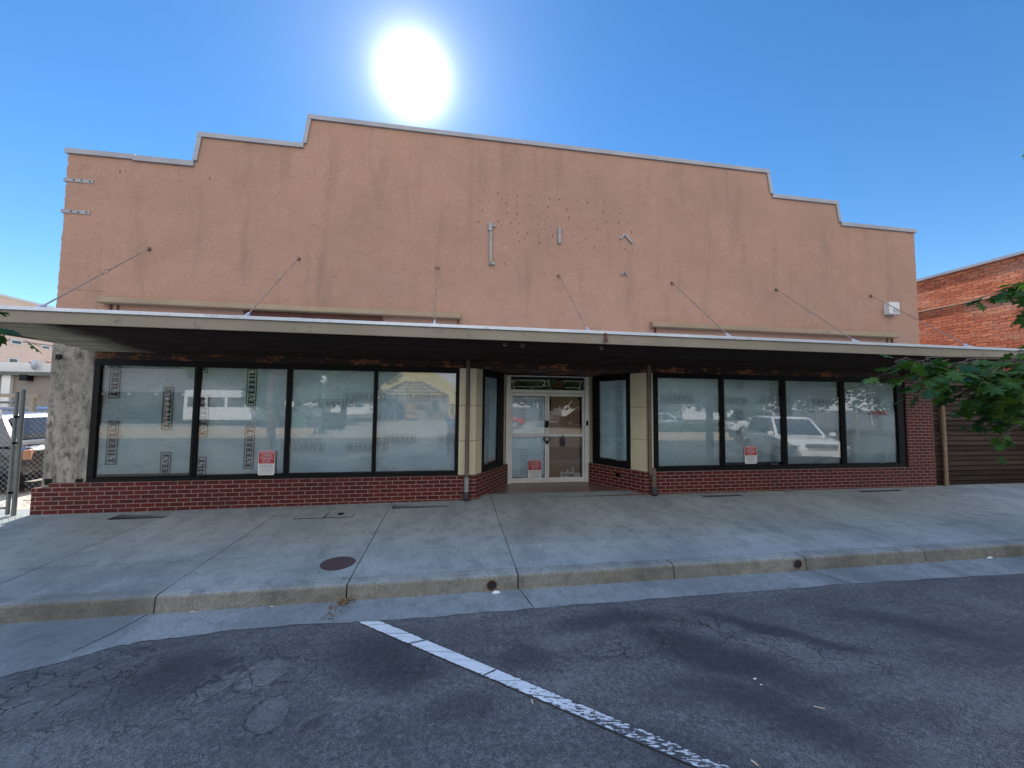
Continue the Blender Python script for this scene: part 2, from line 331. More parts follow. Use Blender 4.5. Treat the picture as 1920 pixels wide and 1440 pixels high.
M['interior'] = worn('dark_room', (.01, .01, .012), (.02, .02, .022), .9)
M['entryfloor'] = worn('entry_terrazzo', (.125, .075, .060), (.17, .11, .085), .42, 2., 120, .2, c3=(.08, .05, .045))
M['ink'] = worn('black_ink', (.015, .015, .018), (.02, .02, .024), .8)
M['faint_ink'] = worn('ink_seen_through_paper', (.53, .61, .65), (.58, .66, .69), .9)
M['cardboard'] = worn('brown_cardboard', (.36, .215, .125), (.42, .26, .155), .85, 2, 30, .1)
M['grate'] = worn('dark_grate', (.006, .004, .005), (.010, .007, .008), .9, 10, 60, .3, spec=.05)
M['cover'] = worn('iron_cover', (.050, .030, .034), (.075, .05, .052), .6, 10, 80, .35)
M['sign_red'] = worn('sign_red', (.42, .025, .035), (.36, .02, .03), .45, 3, 40, .05)
M['sign_white'] = worn('sign_white', (.68, .68, .66), (.6, .6, .6), .5, 3, 40, .05)
M['redpaint'] = worn('red_scrawl', (.42, .015, .01), (.35, .01, .01), .4)
M['trash_white'] = worn('litter_paper', (.7, .75, .76), (.6, .63, .64), .7)
M['dryleaf'] = worn('dry_leaf', (.16, .085, .04), (.28, .17, .08), .8, 20)
M['tan_butt'] = worn('cigarette_paper', (.62, .45, .28), (.6, .5, .4), .8)
M['bark'] = worn('bark', (.085, .06, .042), (.14, .105, .075), .9, 4, 30, .8)
M['rubber'] = worn('tyre_rubber', (.02, .02, .021), (.03, .03, .03), .8)
M['chrome'] = worn('wheel_metal', (.55, .56, .58), (.65, .66, .68), .25, 4, 50, .02, metal=.8)
M['pink'] = worn('pink_render', (.78, .58, .46), (.72, .52, .41), .9, .35, 12, .3, c3=(.60, .42, .33))
M['greywall'] = worn('grey_render', (.22, .19, .165), (.27, .235, .2), .9, .8, 20, .3)
M['roofdark'] = worn('roof_shingle', (.11, .105, .10), (.16, .15, .14), .9, 1.5, 20, .3)
M['yellow'] = worn('yellow_siding', (.62, .50, .22), (.58, .46, .2), .85, .8, 10, .2)
M['whitewall'] = worn('white_siding', (.62, .61, .58), (.7, .69, .66), .8, 1, 10, .2)
M['tan_wall'] = worn('tan_stucco', (.40, .31, .22), (.46, .36, .26), .85, 1, 14, .3)
M['green_metal'] = worn('green_metal', (.04, .13, .10), (.05, .16, .12), .5, 3, 40, .1)
M['timber'] = worn('pergola_timber', (.16, .13, .11), (.22, .18, .15), .8, 3, 20, .3)
M['skin'] = worn('skin', (.50, .29, .20), (.45, .25, .17), .55, 6, 50, .1)
M['shirt'] = worn('blue_shirt', (.09, .15, .26), (.07, .12, .22), .9, 6, 60, .3)
M['trousers'] = worn('dark_trousers', (.03, .035, .05), (.04, .045, .06), .9, 6, 60, .3)
M['hair'] = worn('brown_hair', (.05, .03, .02), (.07, .045, .03), .7, 20, 90, .4)
M['window_dark'] = worn('dark_window', (.03, .035, .04), (.05, .055, .06), .08, 2, 3, .01, spec=.8)
M['lampglass'] = worn('frosted_globe', (.8, .8, .78), (.75, .75, .72), .4)
n = NT('tail_lamp'); M['tail'] = n.done((.44, .20, .10), .25, None, spec=.8)
n = NT('amber_panel'); M['amber'] = n.done((.75, .38, .12), .15, None, spec=.8)  # plain orange of the kiosk panels
n = NT('head_lamp'); M['head'] = n.done((.65, .67, .7), .1, None, .4, .8)
n = NT('blue_light_glass'); M['blue_dish'] = n.done((.40, .42, .45), .5)
def carpaint(name, c):
    n = NT(name); n.b.inputs['Coat Weight'].default_value = .8; n.b.inputs['Coat Roughness'].default_value = .03
    f = n.noise(2, 3); return n.done(n.mix(n.rng(f, .3, .7), c, tuple(x*.9 for x in c)), .3)
M['car_white'] = carpaint('white_car_paint', (.75, .75, .74)); M['car_blue'] = carpaint('blue_car_paint', (.02, .06, .16))
M['car_dark'] = carpaint('dark_car_paint', (.035, .037, .04)); M['car_silver'] = carpaint('silver_car_paint', (.42, .46, .5)); M['car_red'] = carpaint('red_car_paint', (.5, .015, .01))
# thin shop-window glass: mirror reflection by angle, otherwise clear
n = NT('shop_glass'); tr = n.n('BsdfTransparent'); tr.inputs[0].default_value = (.93, .98, 1, 1)
gl = n.n('BsdfGlossy'); gl.inputs['Roughness'].default_value = .0; gl.inputs[0].default_value = (1, 1, 1, 1)
bp = n.bump(n.noise(.9, 2), .02, .02); n.l(bp, gl.inputs['Normal'])
fr = n.n('Fresnel'); fr.inputs['IOR'].default_value = 2.05
mx = n.n('MixShader'); n.l(fr.outputs[0], mx.inputs[0]); n.l(tr.outputs[0], mx.inputs[1]); n.l(gl.outputs[0], mx.inputs[2]); n.l(mx.outputs[0], n.o.inputs[0])
M['glass'] = n.m
# house-wrap paper: pale, creased
n = NT('wrap_paper'); co = n.coord()
cr1 = n.noise(1.6, 5, .6, n.vmap(co, (1, 1, 2.2), rot=(0, .7, 0)), dist=.8)
cr2 = n.noise(5.5, 5, .6, n.vmap(co, (1, 1, .5), rot=(0, -.5, 0)), dist=1.2)
vor = n.n('TexVoronoi', feature='DISTANCE_TO_EDGE'); vor.inputs['Scale'].default_value = 1.7; n.l(n.vmap(co, (1, .2, 1.5)), vor.inputs['Vector'])
crease = n.rng(vor.outputs['Distance'], 0, .09, 1, 0)
col = n.mix(n.rng(cr1, .3, .7), (.84, .93, .96), (.66, .79, .86))
M['paper'] = n.done(col, .55, n.bump(crease, .6, .015, n.bump(cr2, .8, .035, n.bump(cr1, .9, .09))), spec=.3)
def leafmat(name, c1, c2):
    n = NT(name); oi = n.n('NewGeometry'); 
    col = n.mix(oi.outputs['Random Per Island'], c1, c2)
    f = n.noise(25, 3); col = n.mix(n.rng(f, .4, .7, 0, .3), col, tuple(x*.5 for x in c1))
    n.done(col, .6, None, spec=.15)
    tl = n.n('BsdfTranslucent'); sc_ = n.mix(1., col, (1.0, 1.2, .4), 'MULTIPLY'); n.l(sc_, tl.inputs[0])
    mx = n.n('MixShader'); mx.inputs[0].default_value = .3; n.l(n.b.outputs[0], mx.inputs[1]); n.l(tl.outputs[0], mx.inputs[2]); n.l(mx.outputs[0], n.o.inputs[0])
    return n.m
M['leaf'] = leafmat('oak_leaf', (.016, .058, .018), (.075, .155, .026))
M['leaf2'] = leafmat('tree_leaf', (.06, .105, .035), (.13, .18, .055))

# ------------------------------------------------------------------ mesh helpers
class B:
    """collects faces (with UVs in metres) and links them as ONE mesh object"""
    def __init__(s): s.v = []; s.f = []; s.uv = []; s.tone = []; s.mi = []; s.t = (1, 1, 1); s.m = 0
    def face(s, pts, uv=None):
        i = len(s.v); s.v += [tuple(map(float, p)) for p in pts]; s.f.append(tuple(range(i, i+len(pts))))
        if uv is None:
            a = Vector(pts[1])-Vector(pts[0]); b = Vector(pts[-1])-Vector(pts[0]); nr = a.cross(b)
            if nr.length < 1e-12: nr = Vector((0, 0, 1))
            nr.normalize()
            if abs(nr.z) > .7: uv = [(p[0], p[1]) for p in pts]
            else:
                t = Vector((-nr.y, nr.x, 0)).normalized()
                uv = [(Vector(p).dot(t), p[2]) for p in pts]
        s.uv.append(uv); s.tone.append(s.t); s.mi.append(s.m)
        return s
    def box(s, x0, x1, y0, y1, z0, z1):
        c = [(x, y, z) for z in (z0, z1) for y in (y0, y1) for x in (x0, x1)]
        for q in ((0, 1, 5, 4), (3, 2, 6, 7), (2, 0, 4, 6), (1, 3, 7, 5), (4, 5, 7, 6), (2, 3, 1, 0)): s.face([c[k] for k in q])
        return s
    def obox(s, c, sx, sy, sz, rz=0., rx=0.):
        m = Matrix.Translation(c) @ Euler((rx, 0, rz)).to_matrix().to_4x4()
        c = [m @ Vector((x, y, z)) for z in (-sz/2, sz/2) for y in (-sy/2, sy/2) for x in (-sx/2, sx/2)]
        for q in ((0, 1, 5, 4), (3, 2, 6, 7), (2, 0, 4, 6), (1, 3, 7, 5), (4, 5, 7, 6), (2, 3, 1, 0)): s.face([c[k] for k in q])
        return s
    def prism(s, poly, y0, y1, ax='y'):
        """poly of (a,b) extruded along an axis"""
        def P(a, b, c): return (a, c, b) if ax == 'y' else ((c, a, b) if ax == 'x' else (a, b, c))
        n_ = len(poly)
        s.face([P(a, b, y0) for a, b in poly]); s.face([P(a, b, y1) for a, b in reversed(poly)])
        for i in range(n_):
            a, b = poly[i], poly[(i+1) % n_]
            s.face([P(a[0], a[1], y0), P(a[0], a[1], y1), P(b[0], b[1], y1), P(b[0], b[1], y0)])
        return s
    def tube(s, pts, r, k=8, caps=True):
        pts = [Vector(p) for p in pts]; rs = r if isinstance(r, (list, tuple)) else [r]*len(pts); rings = []
        for i, p in enumerate(pts):
            d = (pts[min(i+1, len(pts)-1)]-pts[max(i-1, 0)]).normalized()
            u = d.cross(Vector((0, 0, 1)) if abs(d.z) < .9 else Vector((1, 0, 0))).normalized(); v = d.cross(u)
            rings.append([p+(u*math.cos(2*math.pi*j/k)+v*math.sin(2*math.pi*j/k))*rs[i] for j in range(k)])
        for a, b in zip(rings, rings[1:]):
            for j in range(k): s.face([a[j], a[(j+1) % k], b[(j+1) % k], b[j]])
        if caps: s.face(rings[0][::-1]); s.face(rings[-1])
        return s
    def cyl(s, c, r, h, k=24, ax='z', r2=None):
        c = Vector(c); d = {'z': Vector((0, 0, h)), 'y': Vector((0, h, 0)), 'x': Vector((h, 0, 0))}[ax]
        return s.tube([c, c+d], [r, r2 or r], k)
    def build(s, name, mats, parent=None, bevel=0., smooth=False, loc=None):
        me = bpy.data.meshes.new(name); me.from_pydata(s.v, [], s.f)
        ul = me.uv_layers.new(name='UVMap'); k = 0
        for u in s.uv:
            for a in u: ul.data[k].uv = a; k += 1
        at = me.color_attributes.new('tone', 'FLOAT_COLOR', 'CORNER'); k = 0
        for f, t in zip(s.f, s.tone):
            for _ in f: at.data[k].color = (*t, 1); k += 1
        for m in (mats if isinstance(mats, (list, tuple)) else [mats]): me.materials.append(M[m] if isinstance(m, str) else m)
        me.polygons.foreach_set('material_index', s.mi)
        bm = bmesh.new(); bm.from_mesh(me); bmesh.ops.remove_doubles(bm, verts=bm.verts, dist=1e-5)
        bmesh.ops.recalc_face_normals(bm, faces=bm.faces) if not getattr(s, 'keep', False) else None
        if smooth:
            for f in bm.faces: f.smooth = True
        bm.to_mesh(me); bm.free()
        if smooth:
            try: me.set_sharp_from_angle(angle=R(40))
            except Exception: pass
        o = bpy.data.objects.new(name, me); COL.objects.link(o)
        if parent: o.parent = parent
        if loc is not None: o.location = loc
        if bevel:
            md = o.modifiers.new('bevel', 'BEVEL'); md.width = bevel; md.segments = 2; md.limit_method = 'ANGLE'; md.angle_limit = R(40)
        return o
def tag(o, label=None, cat=None, group=None, kind=None):
    for k, v in (('label', label), ('category', cat), ('group', group), ('kind', kind)):
        if v: o[k] = v
    return o
def empty(name, loc=(0, 0, 0), rz=0., **k):
    o = bpy.data.objects.new(name, None); COL.objects.link(o); o.location = loc; o.rotation_euler = (0, 0, rz); o.empty_display_size = .1
    return tag(o, **k)
def copy_tree(o, parent=None):
    c = o.copy(); COL.objects.link(c)
    if parent: c.parent = parent
    for ch in list(o.children): copy_tree(ch, c)
    return c
_fc = {}
def text_mesh(txt, size, width=None, mirror=False):
    """returns list of (verts2d, faces) centred on 0,0 from Blender's own letter outlines"""
    cu = bpy.data.curves.new('t', 'FONT'); cu.body = txt; cu.size = size; cu.align_x = 'CENTER'; cu.align_y = 'CENTER'; cu.space_line = .95; cu.resolution_u = 3
    ob = bpy.data.objects.new('t', cu); COL.objects.link(ob)
    dg = bpy.context.evaluated_depsgraph_get(); dg.update()
    me = bpy.data.meshes.new_from_object(ob.evaluated_get(dg))
    vs = [(v.co.x, v.co.y) for v in me.vertices]; fs = [tuple(p.vertices) for p in me.polygons]
    bpy.data.objects.remove(ob); bpy.data.curves.remove(cu); bpy.data.meshes.remove(me)
    if width:
        w0 = max(v[0] for v in vs)-min(v[0] for v in vs); k = width/w0; vs = [(v[0]*k, v[1]) for v in vs]
    return vs, fs
def add_text(b, txt, size, org, right, up, width=None):
    vs, fs = text_mesh(txt, size, width); o_, r_, u_ = Vector(org), Vector(right), Vector(up)
    P = [o_+r_*x+u_*y for x, y in vs]
    for f in fs: b.face([P[i] for i in f])
# slab-serif stencil-like capitals, as boxes/quads in a 1 x 1.5 cell
def Q(x0, y0, x1, y1): return [(x0, y0), (x1, y0), (x1, y1), (x0, y1)]
st, th = .42, .25
GL = {
 'E': [Q(.1, 0, .1+st, 1.5), Q(0, 0, .95, th), Q(0, 1.5-th, .95, 1.5), Q(.3, .68, .7, .68+th), Q(.83, 0, .95, .38), Q(.83, 1.12, .95, 1.5), Q(.62, .56, .72, .96)],
 'V': [[(.05, 1.5), (.33, 1.5), (.62, .3), (.5, 0), (.42, 0)], [(.78, 1.5), (.93, 1.5), (.58, 0), (.5, 0), (.5, .25)], Q(-.05, 1.5-th, .45, 1.5), Q(.65, 1.5-th, 1.05, 1.5)],
 'R': [Q(.1, 0, .1+st, 1.5), Q(0, 0, .5, th), Q(0, 1.5-th, .75, 1.5), Q(.3, .66, .75, .66+th), [(.68, .74), (.92, .86), (.92, 1.3), (.68, 1.42)], [(.45, .7), (.7, .7), (.95, .1), (.7, .1)], Q(.68, 0, 1.02, th)],
 'B': [Q(.1, 0, .1+st, 1.5), Q(0, 0, .75, th), Q(0, 1.5-th, .72, 1.5), Q(.3, .69, .75, .69+th), [(.68, .08), (.95, .2), (.95, .6), (.68, .74)], [(.66, .8), (.9, .92), (.9, 1.3), (.66, 1.42)]],
 'I': [Q(.2, 0, .2+st, 1.5), Q(.05, 0, .62, th), Q(.05, 1.5-th, .62, 1.5)],
 'L': [Q(.1, 0, .1+st, 1.5), Q(0, 0, .95, th), Q(0, 1.5-th, .5, 1.5), Q(.81, 0, .95, .5)],
 'T': [Q(.37, 0, .37+st, 1.5), Q(.2, 0, .8, th), Q(0, 1.5-th, 1., 1.5), Q(0, 1.05, .13, 1.5), Q(.87, 1.05, 1., 1.5)]}
ADV = dict(E=1.1, V=1.08, R=1.12, B=1.08, I=.78, L=1.05, T=1.05)
def stamp(b, org, right, up, nor=(0, -1, 0), length=.70, height=.155):
    nor = Vector(nor)
    o_, r_, u_ = Vector(org), Vector(right), Vector(up)
    wtot = sum(ADV[c] for c in 'EVERBILT'); k = (length-.06)/wtot; hk = (height-.065)/1.5; x = -length/2+.032
    for c in 'EVERBILT':
        for j, poly in enumerate(GL[c]):
            off = nor*(.00008*j)
            b.face([o_+off+r_*(x+p[0]*k)+u_*(-height/2+.0325+p[1]*hk) for p in poly])
        x += ADV[c]*k
    t = .012
    for a, c, e, f in ((-length/2, -height/2, length/2, -height/2+t), (-length/2, height/2-t, length/2, height/2), (-length/2, -height/2+t, -length/2+t, height/2-t), (length/2-t, -height/2+t, length/2, height/2-t)):
        b.face([o_+r_*a+u_*c, o_+r_*e+u_*c, o_+r_*e+u_*f, o_+r_*a+u_*f])
#==PART2==

# ================================================================== GROUND
XMIN, XMAX, KY = -17., 24., -2.91
def wz(x, y):
    z0 = min(.045, max(0., (x+6)/6*.04)); t = -y/2.91
    return z0*(1-t)-.058*t
b = B(); b.keep = True
xs = [-400, -60, -20] + [-20+2*i for i in range(1, 23)] + [60, 400]; ys = [-400, -60, -30, -15, -10, -6, -2.8]
for i in range(len(xs)-1):
    for j in range(len(ys)-1): b.face([(xs[i], ys[j], -.214), (xs[i+1], ys[j], -.214), (xs[i+1], ys[j+1], -.214), (xs[i], ys[j+1], -.214)])
tag(b.build('road', 'asphalt'), kind='structure')
b = B(); b.face([(-400, -2.79, -.075), (400, -2.79, -.075), (400, 600, -.075), (-400, 600, -.075)]); tag(b.build('ground', 'lot'), kind='structure')
b = B(); b.face([(-60, .02, -.004), (-6.3, .02, -.004), (-6.3, 60, -.004), (-60, 60, -.004)]); tag(b.build('parking_lot', 'lot'), kind='structure')
# gutter pan with its ragged asphalt edge
edge = [(0, 1270), (60, 1254), (120, 1240), (205, 1214), (255, 1205), (290, 1199), (345, 1193), (425, 1182), (470, 1179), (540, 1173), (620, 1168), (665, 1166), (760, 1161), (860, 1152), (960, 1144), (1040, 1137), (1110, 1131), (1220, 1123), (1335, 1114), (1450, 1106), (1560, 1097), (1700, 1088), (1800, 1082), (1919, 1075)]
E3 = [gnd(x, y, -.21) for x, y in edge]; E3 = [(p[0], p[1]) for p in E3]
pts = [(XMIN, E3[0][1]-.1)]
for a, c in zip(E3, E3[1:]):
    for k in range(4):
        t = k/4; pts.append((a[0]+(c[0]-a[0])*t, a[1]+(c[1]-a[1])*t+rng.uniform(-.012, .012)))
pts += [E3[-1], (XMAX, E3[-1][1])]
b = B(); b.keep = True
gj = [-9.4, -7.7, -6.0, -4.35, -2.70, -1.01, .73, 2.54, 4.28, 6.05, 7.8, 9.5, 11.2]
def hitj(a, c): return any(a < g <= c for g in gj)
for a, c in zip(pts, pts[1:]):
    b.t = (1, 1, 1) if not hitj(a[0], c[0]) else (.93, .93, .93)
    b.face([(a[0], a[1], -.210), (c[0], c[1], -.210), (c[0], -2.905, -.208), (a[0], -2.905, -.208)])
tag(b.build('gutter', 'gutter'), kind='structure')
b = B()
for x, dx in ((-2.74, -.35), (.74, .22), (4.3, .5)):
    y1 = [p[1] for p in pts if p[0] > x][0]; off = dx*(-2.905-y1)/1.2
    P = [(x, -2.906), (x+off*.4+.01, -2.906+(y1+2.906)*.5), (x+off, y1+.01)]
    for q, r_ in zip(P, P[1:]): b.face([(q[0]-.006, q[1], -.2065), (r_[0]-.005, r_[1], -.2065), (r_[0]+.005, r_[1], -.2065), (q[0]+.006, q[1], -.2065)])
tag(b.build('gutter_joint', 'joint'), kind='structure')
# sidewalk slabs with open joints over a dirt bed
b = B(); b.face([(XMIN, KY+.02, -.072), (XMAX, KY+.02, -.072), (XMAX, KY+.02, -.13), (XMIN, KY+.02, -.13)])
nx = 40
for i in range(nx):
    x0 = XMIN+(XMAX-XMIN)*i/nx; x1 = XMIN+(XMAX-XMIN)*(i+1)/nx
    b.face([(x0, KY+.02, wz(x0, KY)-.018), (x1, KY+.02, wz(x1, KY)-.018), (x1, .3, wz(x1, 0)-.018), (x0, .3, wz(x0, 0)-.018)])
tag(b.build('sidewalk_joint', 'joint'), kind='structure')
gx = [XMIN, -14.4, -12.7, -11.0] + gj + [12.9, 14.6, 17., 20., XMAX]
b = B(); b.keep = True
for i in range(len(gx)-1):
    for (ya, yb, rowk) in ((-2.115, .3, 0), (-2.765, -2.115, 1)):
        t = rng.uniform(.90, 1.07); b.t = (t, t*rng.uniform(.985, 1.01), t*rng.uniform(.97, 1.01))
        gw = .009 if gx[i] in (-2.70, -1.01, .73, -4.35, -6.0) else .004
        gw2 = .009 if gx[i+1] in (-2.70, -1.01, .73, -4.35, -6.0) else .004
        if gx[i] == -1.01: gw = .013
        x0, x1 = gx[i]+gw/2, gx[i+1]-gw2/2; gy = .004
        ny = 4
        for k in range(ny):
            y0 = ya+gy/2+(yb-ya-gy)*k/ny; y1 = ya+gy/2+(yb-ya-gy)*(k+1)/ny
            for q in range(2):
                xa = x0+(x1-x0)*q/2; xb = x0+(x1-x0)*(q+1)/2
                b.face([(xa, y0, wz(xa, y0)), (xb, y0, wz(xb, y0)), (xb, y1, wz(xb, y1)), (xa, y1, wz(xa, y1))])
        for xe in (x0, x1): b.face([(xe, ya+gy/2, wz(xe, ya)), (xe, yb-gy/2, wz(xe, yb)), (xe, yb-gy/2, wz(xe, yb)-.03), (xe, ya+gy/2, wz(xe, ya)-.03)])
tag(b.build('sidewalk', 'walk'), kind='structure')
b = B(); b.keep = True
for i in range(len(gx)-1):
    t = rng.uniform(.92, 1.05); b.t = (t, t, t); gw = .014 if -5 < gx[i] < 5 else .008
    x0, x1 = gx[i]+gw/2, gx[i+1]-gw/2
    z = wz((x0+x1)/2, KY)
    prof = [(-2.762, z+.003), (-2.88, z), (-2.899, z-.006), (-2.910, z-.022), (-2.922, -.212)]
    n_ = 12
    for k in range(n_):
        xa, xb = x0+(x1-x0)*k/n_, x0+(x1-x0)*(k+1)/n_
        for p, q in zip(prof, prof[1:]):
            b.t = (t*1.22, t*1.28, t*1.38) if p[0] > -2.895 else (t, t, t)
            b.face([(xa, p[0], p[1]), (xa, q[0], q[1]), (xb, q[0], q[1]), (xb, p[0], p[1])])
    for xe in (x0, x1): b.face([(xe, p[0], p[1]) for p in prof]+[(xe, -2.762, -.212)])
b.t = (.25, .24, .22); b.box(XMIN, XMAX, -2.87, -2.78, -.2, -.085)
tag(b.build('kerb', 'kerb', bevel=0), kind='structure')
# painted stall line
b = B(); b.keep = True
A0, A1, C0, C1 = gnd(670, 1167, -.21), gnd(713, 1165, -.21), gnd(1305, 1440, -.21), gnd(1380, 1440, -.21)
for P in (A0, A1, C0, C1): P[2] = -.2055
def ext(a, c, t): return a+(c-a)*t
L_ = np.linalg.norm(C0-A0)*1.4; n_ = 50
for k in range(n_):
    t0, t1 = 1.4*k/n_, 1.4*(k+1)/n_
    b.face([ext(A0, C0, t0), ext(A0, C0, t1), ext(A1, C1, t1), ext(A1, C1, t0)], uv=[(L_*k/n_, 0), (L_*(k+1)/n_, 0), (L_*(k+1)/n_, .12), (L_*k/n_, .12)])
tag(b.build('road_marking', 'paint'), kind='structure')
def on_walk(px, py):
    P = gnd(px, py, 0.)
    for _ in range(6): P = gnd(px, py, wz(P[0], P[1]))
    return P

# ================================================================== THE SHOP
shop = empty('shop_building', (0, 0, 0), label='single-storey pink stucco shop building with stepped parapet, papered windows and flat canopy', cat='building')
TOPP = [(127, 283), (365, 304), (376, 250), (570, 274.5), (581, 219), (1439, 321), (1447, 368), (1568, 378.5), (1575, 421.5), (1711, 430)]
top = [fac(x, y) for x, y in TOPP]; top = [[p[0], p[2]] for p in top]
for i, j in ((0, 1), (2, 3), (4, 5), (6, 7), (8, 9)):
    z = (top[i][1]+top[j][1])/2; top[i][1] = z; top[j][1] = z
XL, XR = -6.27, 10.50
top[0][0] = XL; top[-1][0] = XR
ZW = 2.50
lj = [(XL+rng.uniform(-.004, .010)+(.012 if rng.random() < .12 else 0), z) for z in np.linspace(top[0][1]-.05, ZW+.05, 90)]
rj = [(XR+rng.uniform(-.010, .004), z) for z in np.linspace(ZW+.05, top[-1][1]-.05, 90)]
b = B(); poly = [tuple(p) for p in top][::-1] + [(XL, top[0][1]-.01)] + lj + [(XL, ZW), (XR, ZW)] + rj
b.prism(poly, 0., .22)
b.build('facade_wall', 'stucco', shop)
# coping following the steps
cop = [tuple(p) for p in top]
b = B(); cw = .085
def strip(p, q, side):
    (x0, z0), (x1, z1) = p, q
    return x0, z0, x1, z1
segs = list(zip(cop, cop[1:]))
for i, (p, q) in enumerate(segs):
    if i % 2 == 0:
        xa, xb = p[0], q[0]
        if i == 0:
            xm = fac(255, 295)[0]; b.box(xa-.03, xm, -.030, .26, p[1]-.055, p[1]+.03); b.box(xm-.03, xb+.0, -.034, .265, p[1]-.075, p[1]+.018)
        else: b.box(xa-(.035 if p[1] > cop[max(0, i-1)][1] else -.006), xb+(.035 if i+2 < len(cop) and cop[i+2][1] < q[1] else 0 if i+2 < len(cop) else .04), -.030, .26, p[1]-cw+.03, p[1]+.03)
    else:
        lo, hi = (p, q) if p[1] < q[1] else (q, p); sgn = -1 if p[1] < q[1] else 1
        z0, z1 = lo[1]+.03, hi[1]-cw+.03
        f = lambda z: lo[0]+(hi[0]-lo[0])*(z-lo[1])/(hi[1]-lo[1])
        w_ = .07
        x0a, x1a = f(z0), f(z1)
        prof = [(x0a+sgn*.03, z0), (x1a+sgn*.03, z1), (x1a-sgn*(w_-.03), z1), (x0a-sgn*(w_-.03), z0)]
        b.prism(prof, -.027, .255)
b.build('coping', 'coping', shop, bevel=.004)
# side walls, rear, roof
b = B(); b.box(XL+.02, XL+.27, .22, 22, 0, 5.2); b.build('side_wall', 'stucco', shop)
b = B(); b.box(XR-.27, XR-.02, .22, 22, 0, 5.0); b.build('side_wall', 'stucco', shop)
b = B(); b.box(XL+.27, XR-.27, .22, 22, 4.5, 4.75); b.build('roof', 'roofdark', shop)
b = B(); b.box(XL+.02, XR-.02, 22, 22.25, 0, 5.0); b.build('rear_wall', 'stucco', shop)
b = B(); b.box(XL+.27, XR-.27, 2.6, 2.7, 0, 4.5); b.box(XL+.27, XR-.27, .22, 2.6, 3.0, 3.1); b.build('interior_wall', 'interior', shop)
# header band of peeling boards under the canopy
b = B(); b.box(-5.66, 10.36, -.018, .20, 2.43, 2.499); b.box(-5.66, 10.36, -.006, .195, 2.499, 2.56)
b.build('header_board', 'header', shop)
b = B(); b.box(.46, 3.73, .20, 1.5, 2.435, 2.48); b.build('entry_ceiling', 'header', shop)
# lower walls
gl_ = .0
b = B(); b.box(XL, -5.66, -.012, .25, .40, 2.66); b.build('pillar', 'pillar', shop, bevel=.012)
for px, py in ((111, 669), (91, 903), (149, 903)):
    b = B()
    P = fac(px, py, -.012)
    if px == 111: b.obox((P[0], -.02, P[2]), .075, .02, .075, 0)
    else: b.box(P[0]-.045, P[0]+.045, -.027, -.012, P[2]-.045, P[2]+.045)
    b.build('anchor_plate', 'black', shop, bevel=.003)
BT = .475
b = B(); b.box(-6.36, -6.14, -.045, .25, -.05, .405); b.box(-6.14, .12, -.045, .2, -.05, BT); b.box(.12, .457, -.045, .2, -.05, BT)
A = Vector((.457, -.045, 0)); Ee = Vector((1.215, 1.22, 0))
def slab_wall(b, A, Ee, z0, z1, th, side):
    d = (Ee-A).normalized(); nn = Vector((-d.y, d.x, 0))*side*th
    q = [A, Ee, Ee+nn, A+nn]
    lo = [(p.x, p.y, z0) for p in q]; hi = [(p.x, p.y, z1) for p in q]
    L = (Ee-A).length
    b.face(lo); b.face(hi)
    for i in range(4):
        j = (i+1) % 4; u0, u1 = (0, L) if i in (0,) else ((L, 0) if i == 2 else (0, th))
        b.face([lo[i], lo[j], hi[j], hi[i]], uv=[(u0, z0), (u1, z0), (u1, z1), (u0, z1)])
slab_wall(b, A, Ee, -.05, BT, .15, 1)
b.build('brick_base', 'brick', shop)
A2 = Vector((3.733, -.045, 0)); E2 = Vector((3.055, 1.22, 0))
b = B(); slab_wall(b, A2, E2, -.05, BT+.005, .15, -1); b.box(3.733, 3.93, -.045, .2, -.05, BT+.005); b.box(3.93, 9.92, -.045, .2, -.05, BT+.005)
b.box(9.97, 10.66, -.045, .3, -.05, 2.66); b.box(9.92, 9.97, -.045, .25, -.05, BT+.005)
b.build('brick_base', 'brick', shop)
# thin rowlock cap on the base
b = B(); b.box(10.66, 10.72, -.03, .2, 0, 2.62); b.build('corner_trim', 'rust', shop, bevel=.003)

# --- shop windows
def window(x0, x1, z0, z1, cuts, right=False):
    b = B(); y0, y1 = -.03, .07
    zt, zb = 2.332, .544 if not right else .565
    b.box(x0, x1, y0, y1, zt, z1); b.box(x0, x1, y0, y1, z0, zb)
    b.box(x0, cuts[0][0], y0, y1, zb, zt); b.box(cuts[-1][1], x1, y0, y1, zb, zt)
    for (a, c), (d_, e_) in zip(cuts, cuts[1:]):
        b.box(c, d_, y0+.004, y1, zb, zt); b.box((c+d_)/2-.012, (c+d_)/2+.012, y0-.008, y0+.004, zb, zt)
    b.box(x0-.004, x1+.004, y0-.014, y0-.001, z0, z0+.03)
    fr = b.build('window', 'black', shop, bevel=.004)
    for a, c in cuts:
        g = B(); g.keep = True; g.face([(a, .0, zb), (c, .0, zb), (c, .0, zt), (a, .0, zt)]); g.build('pane', 'glass', fr)
    return fr
CL = [(-5.573, -4.227), (-4.143, -2.811), (-2.734, -1.381), (-1.318, .056)]
CR = [(4.038, 5.412), (5.503, 6.842), (6.954, 8.293), (8.412, 9.765)]
winL = window(-5.66, .12, BT, 2.43, CL); winR = window(3.93, 9.92, BT+.005, 2.43, CR, True)
b = B(); b.box(9.92, 9.97, -.02, .07, BT+.005, 2.43); b.build('window_jamb', 'black', shop)
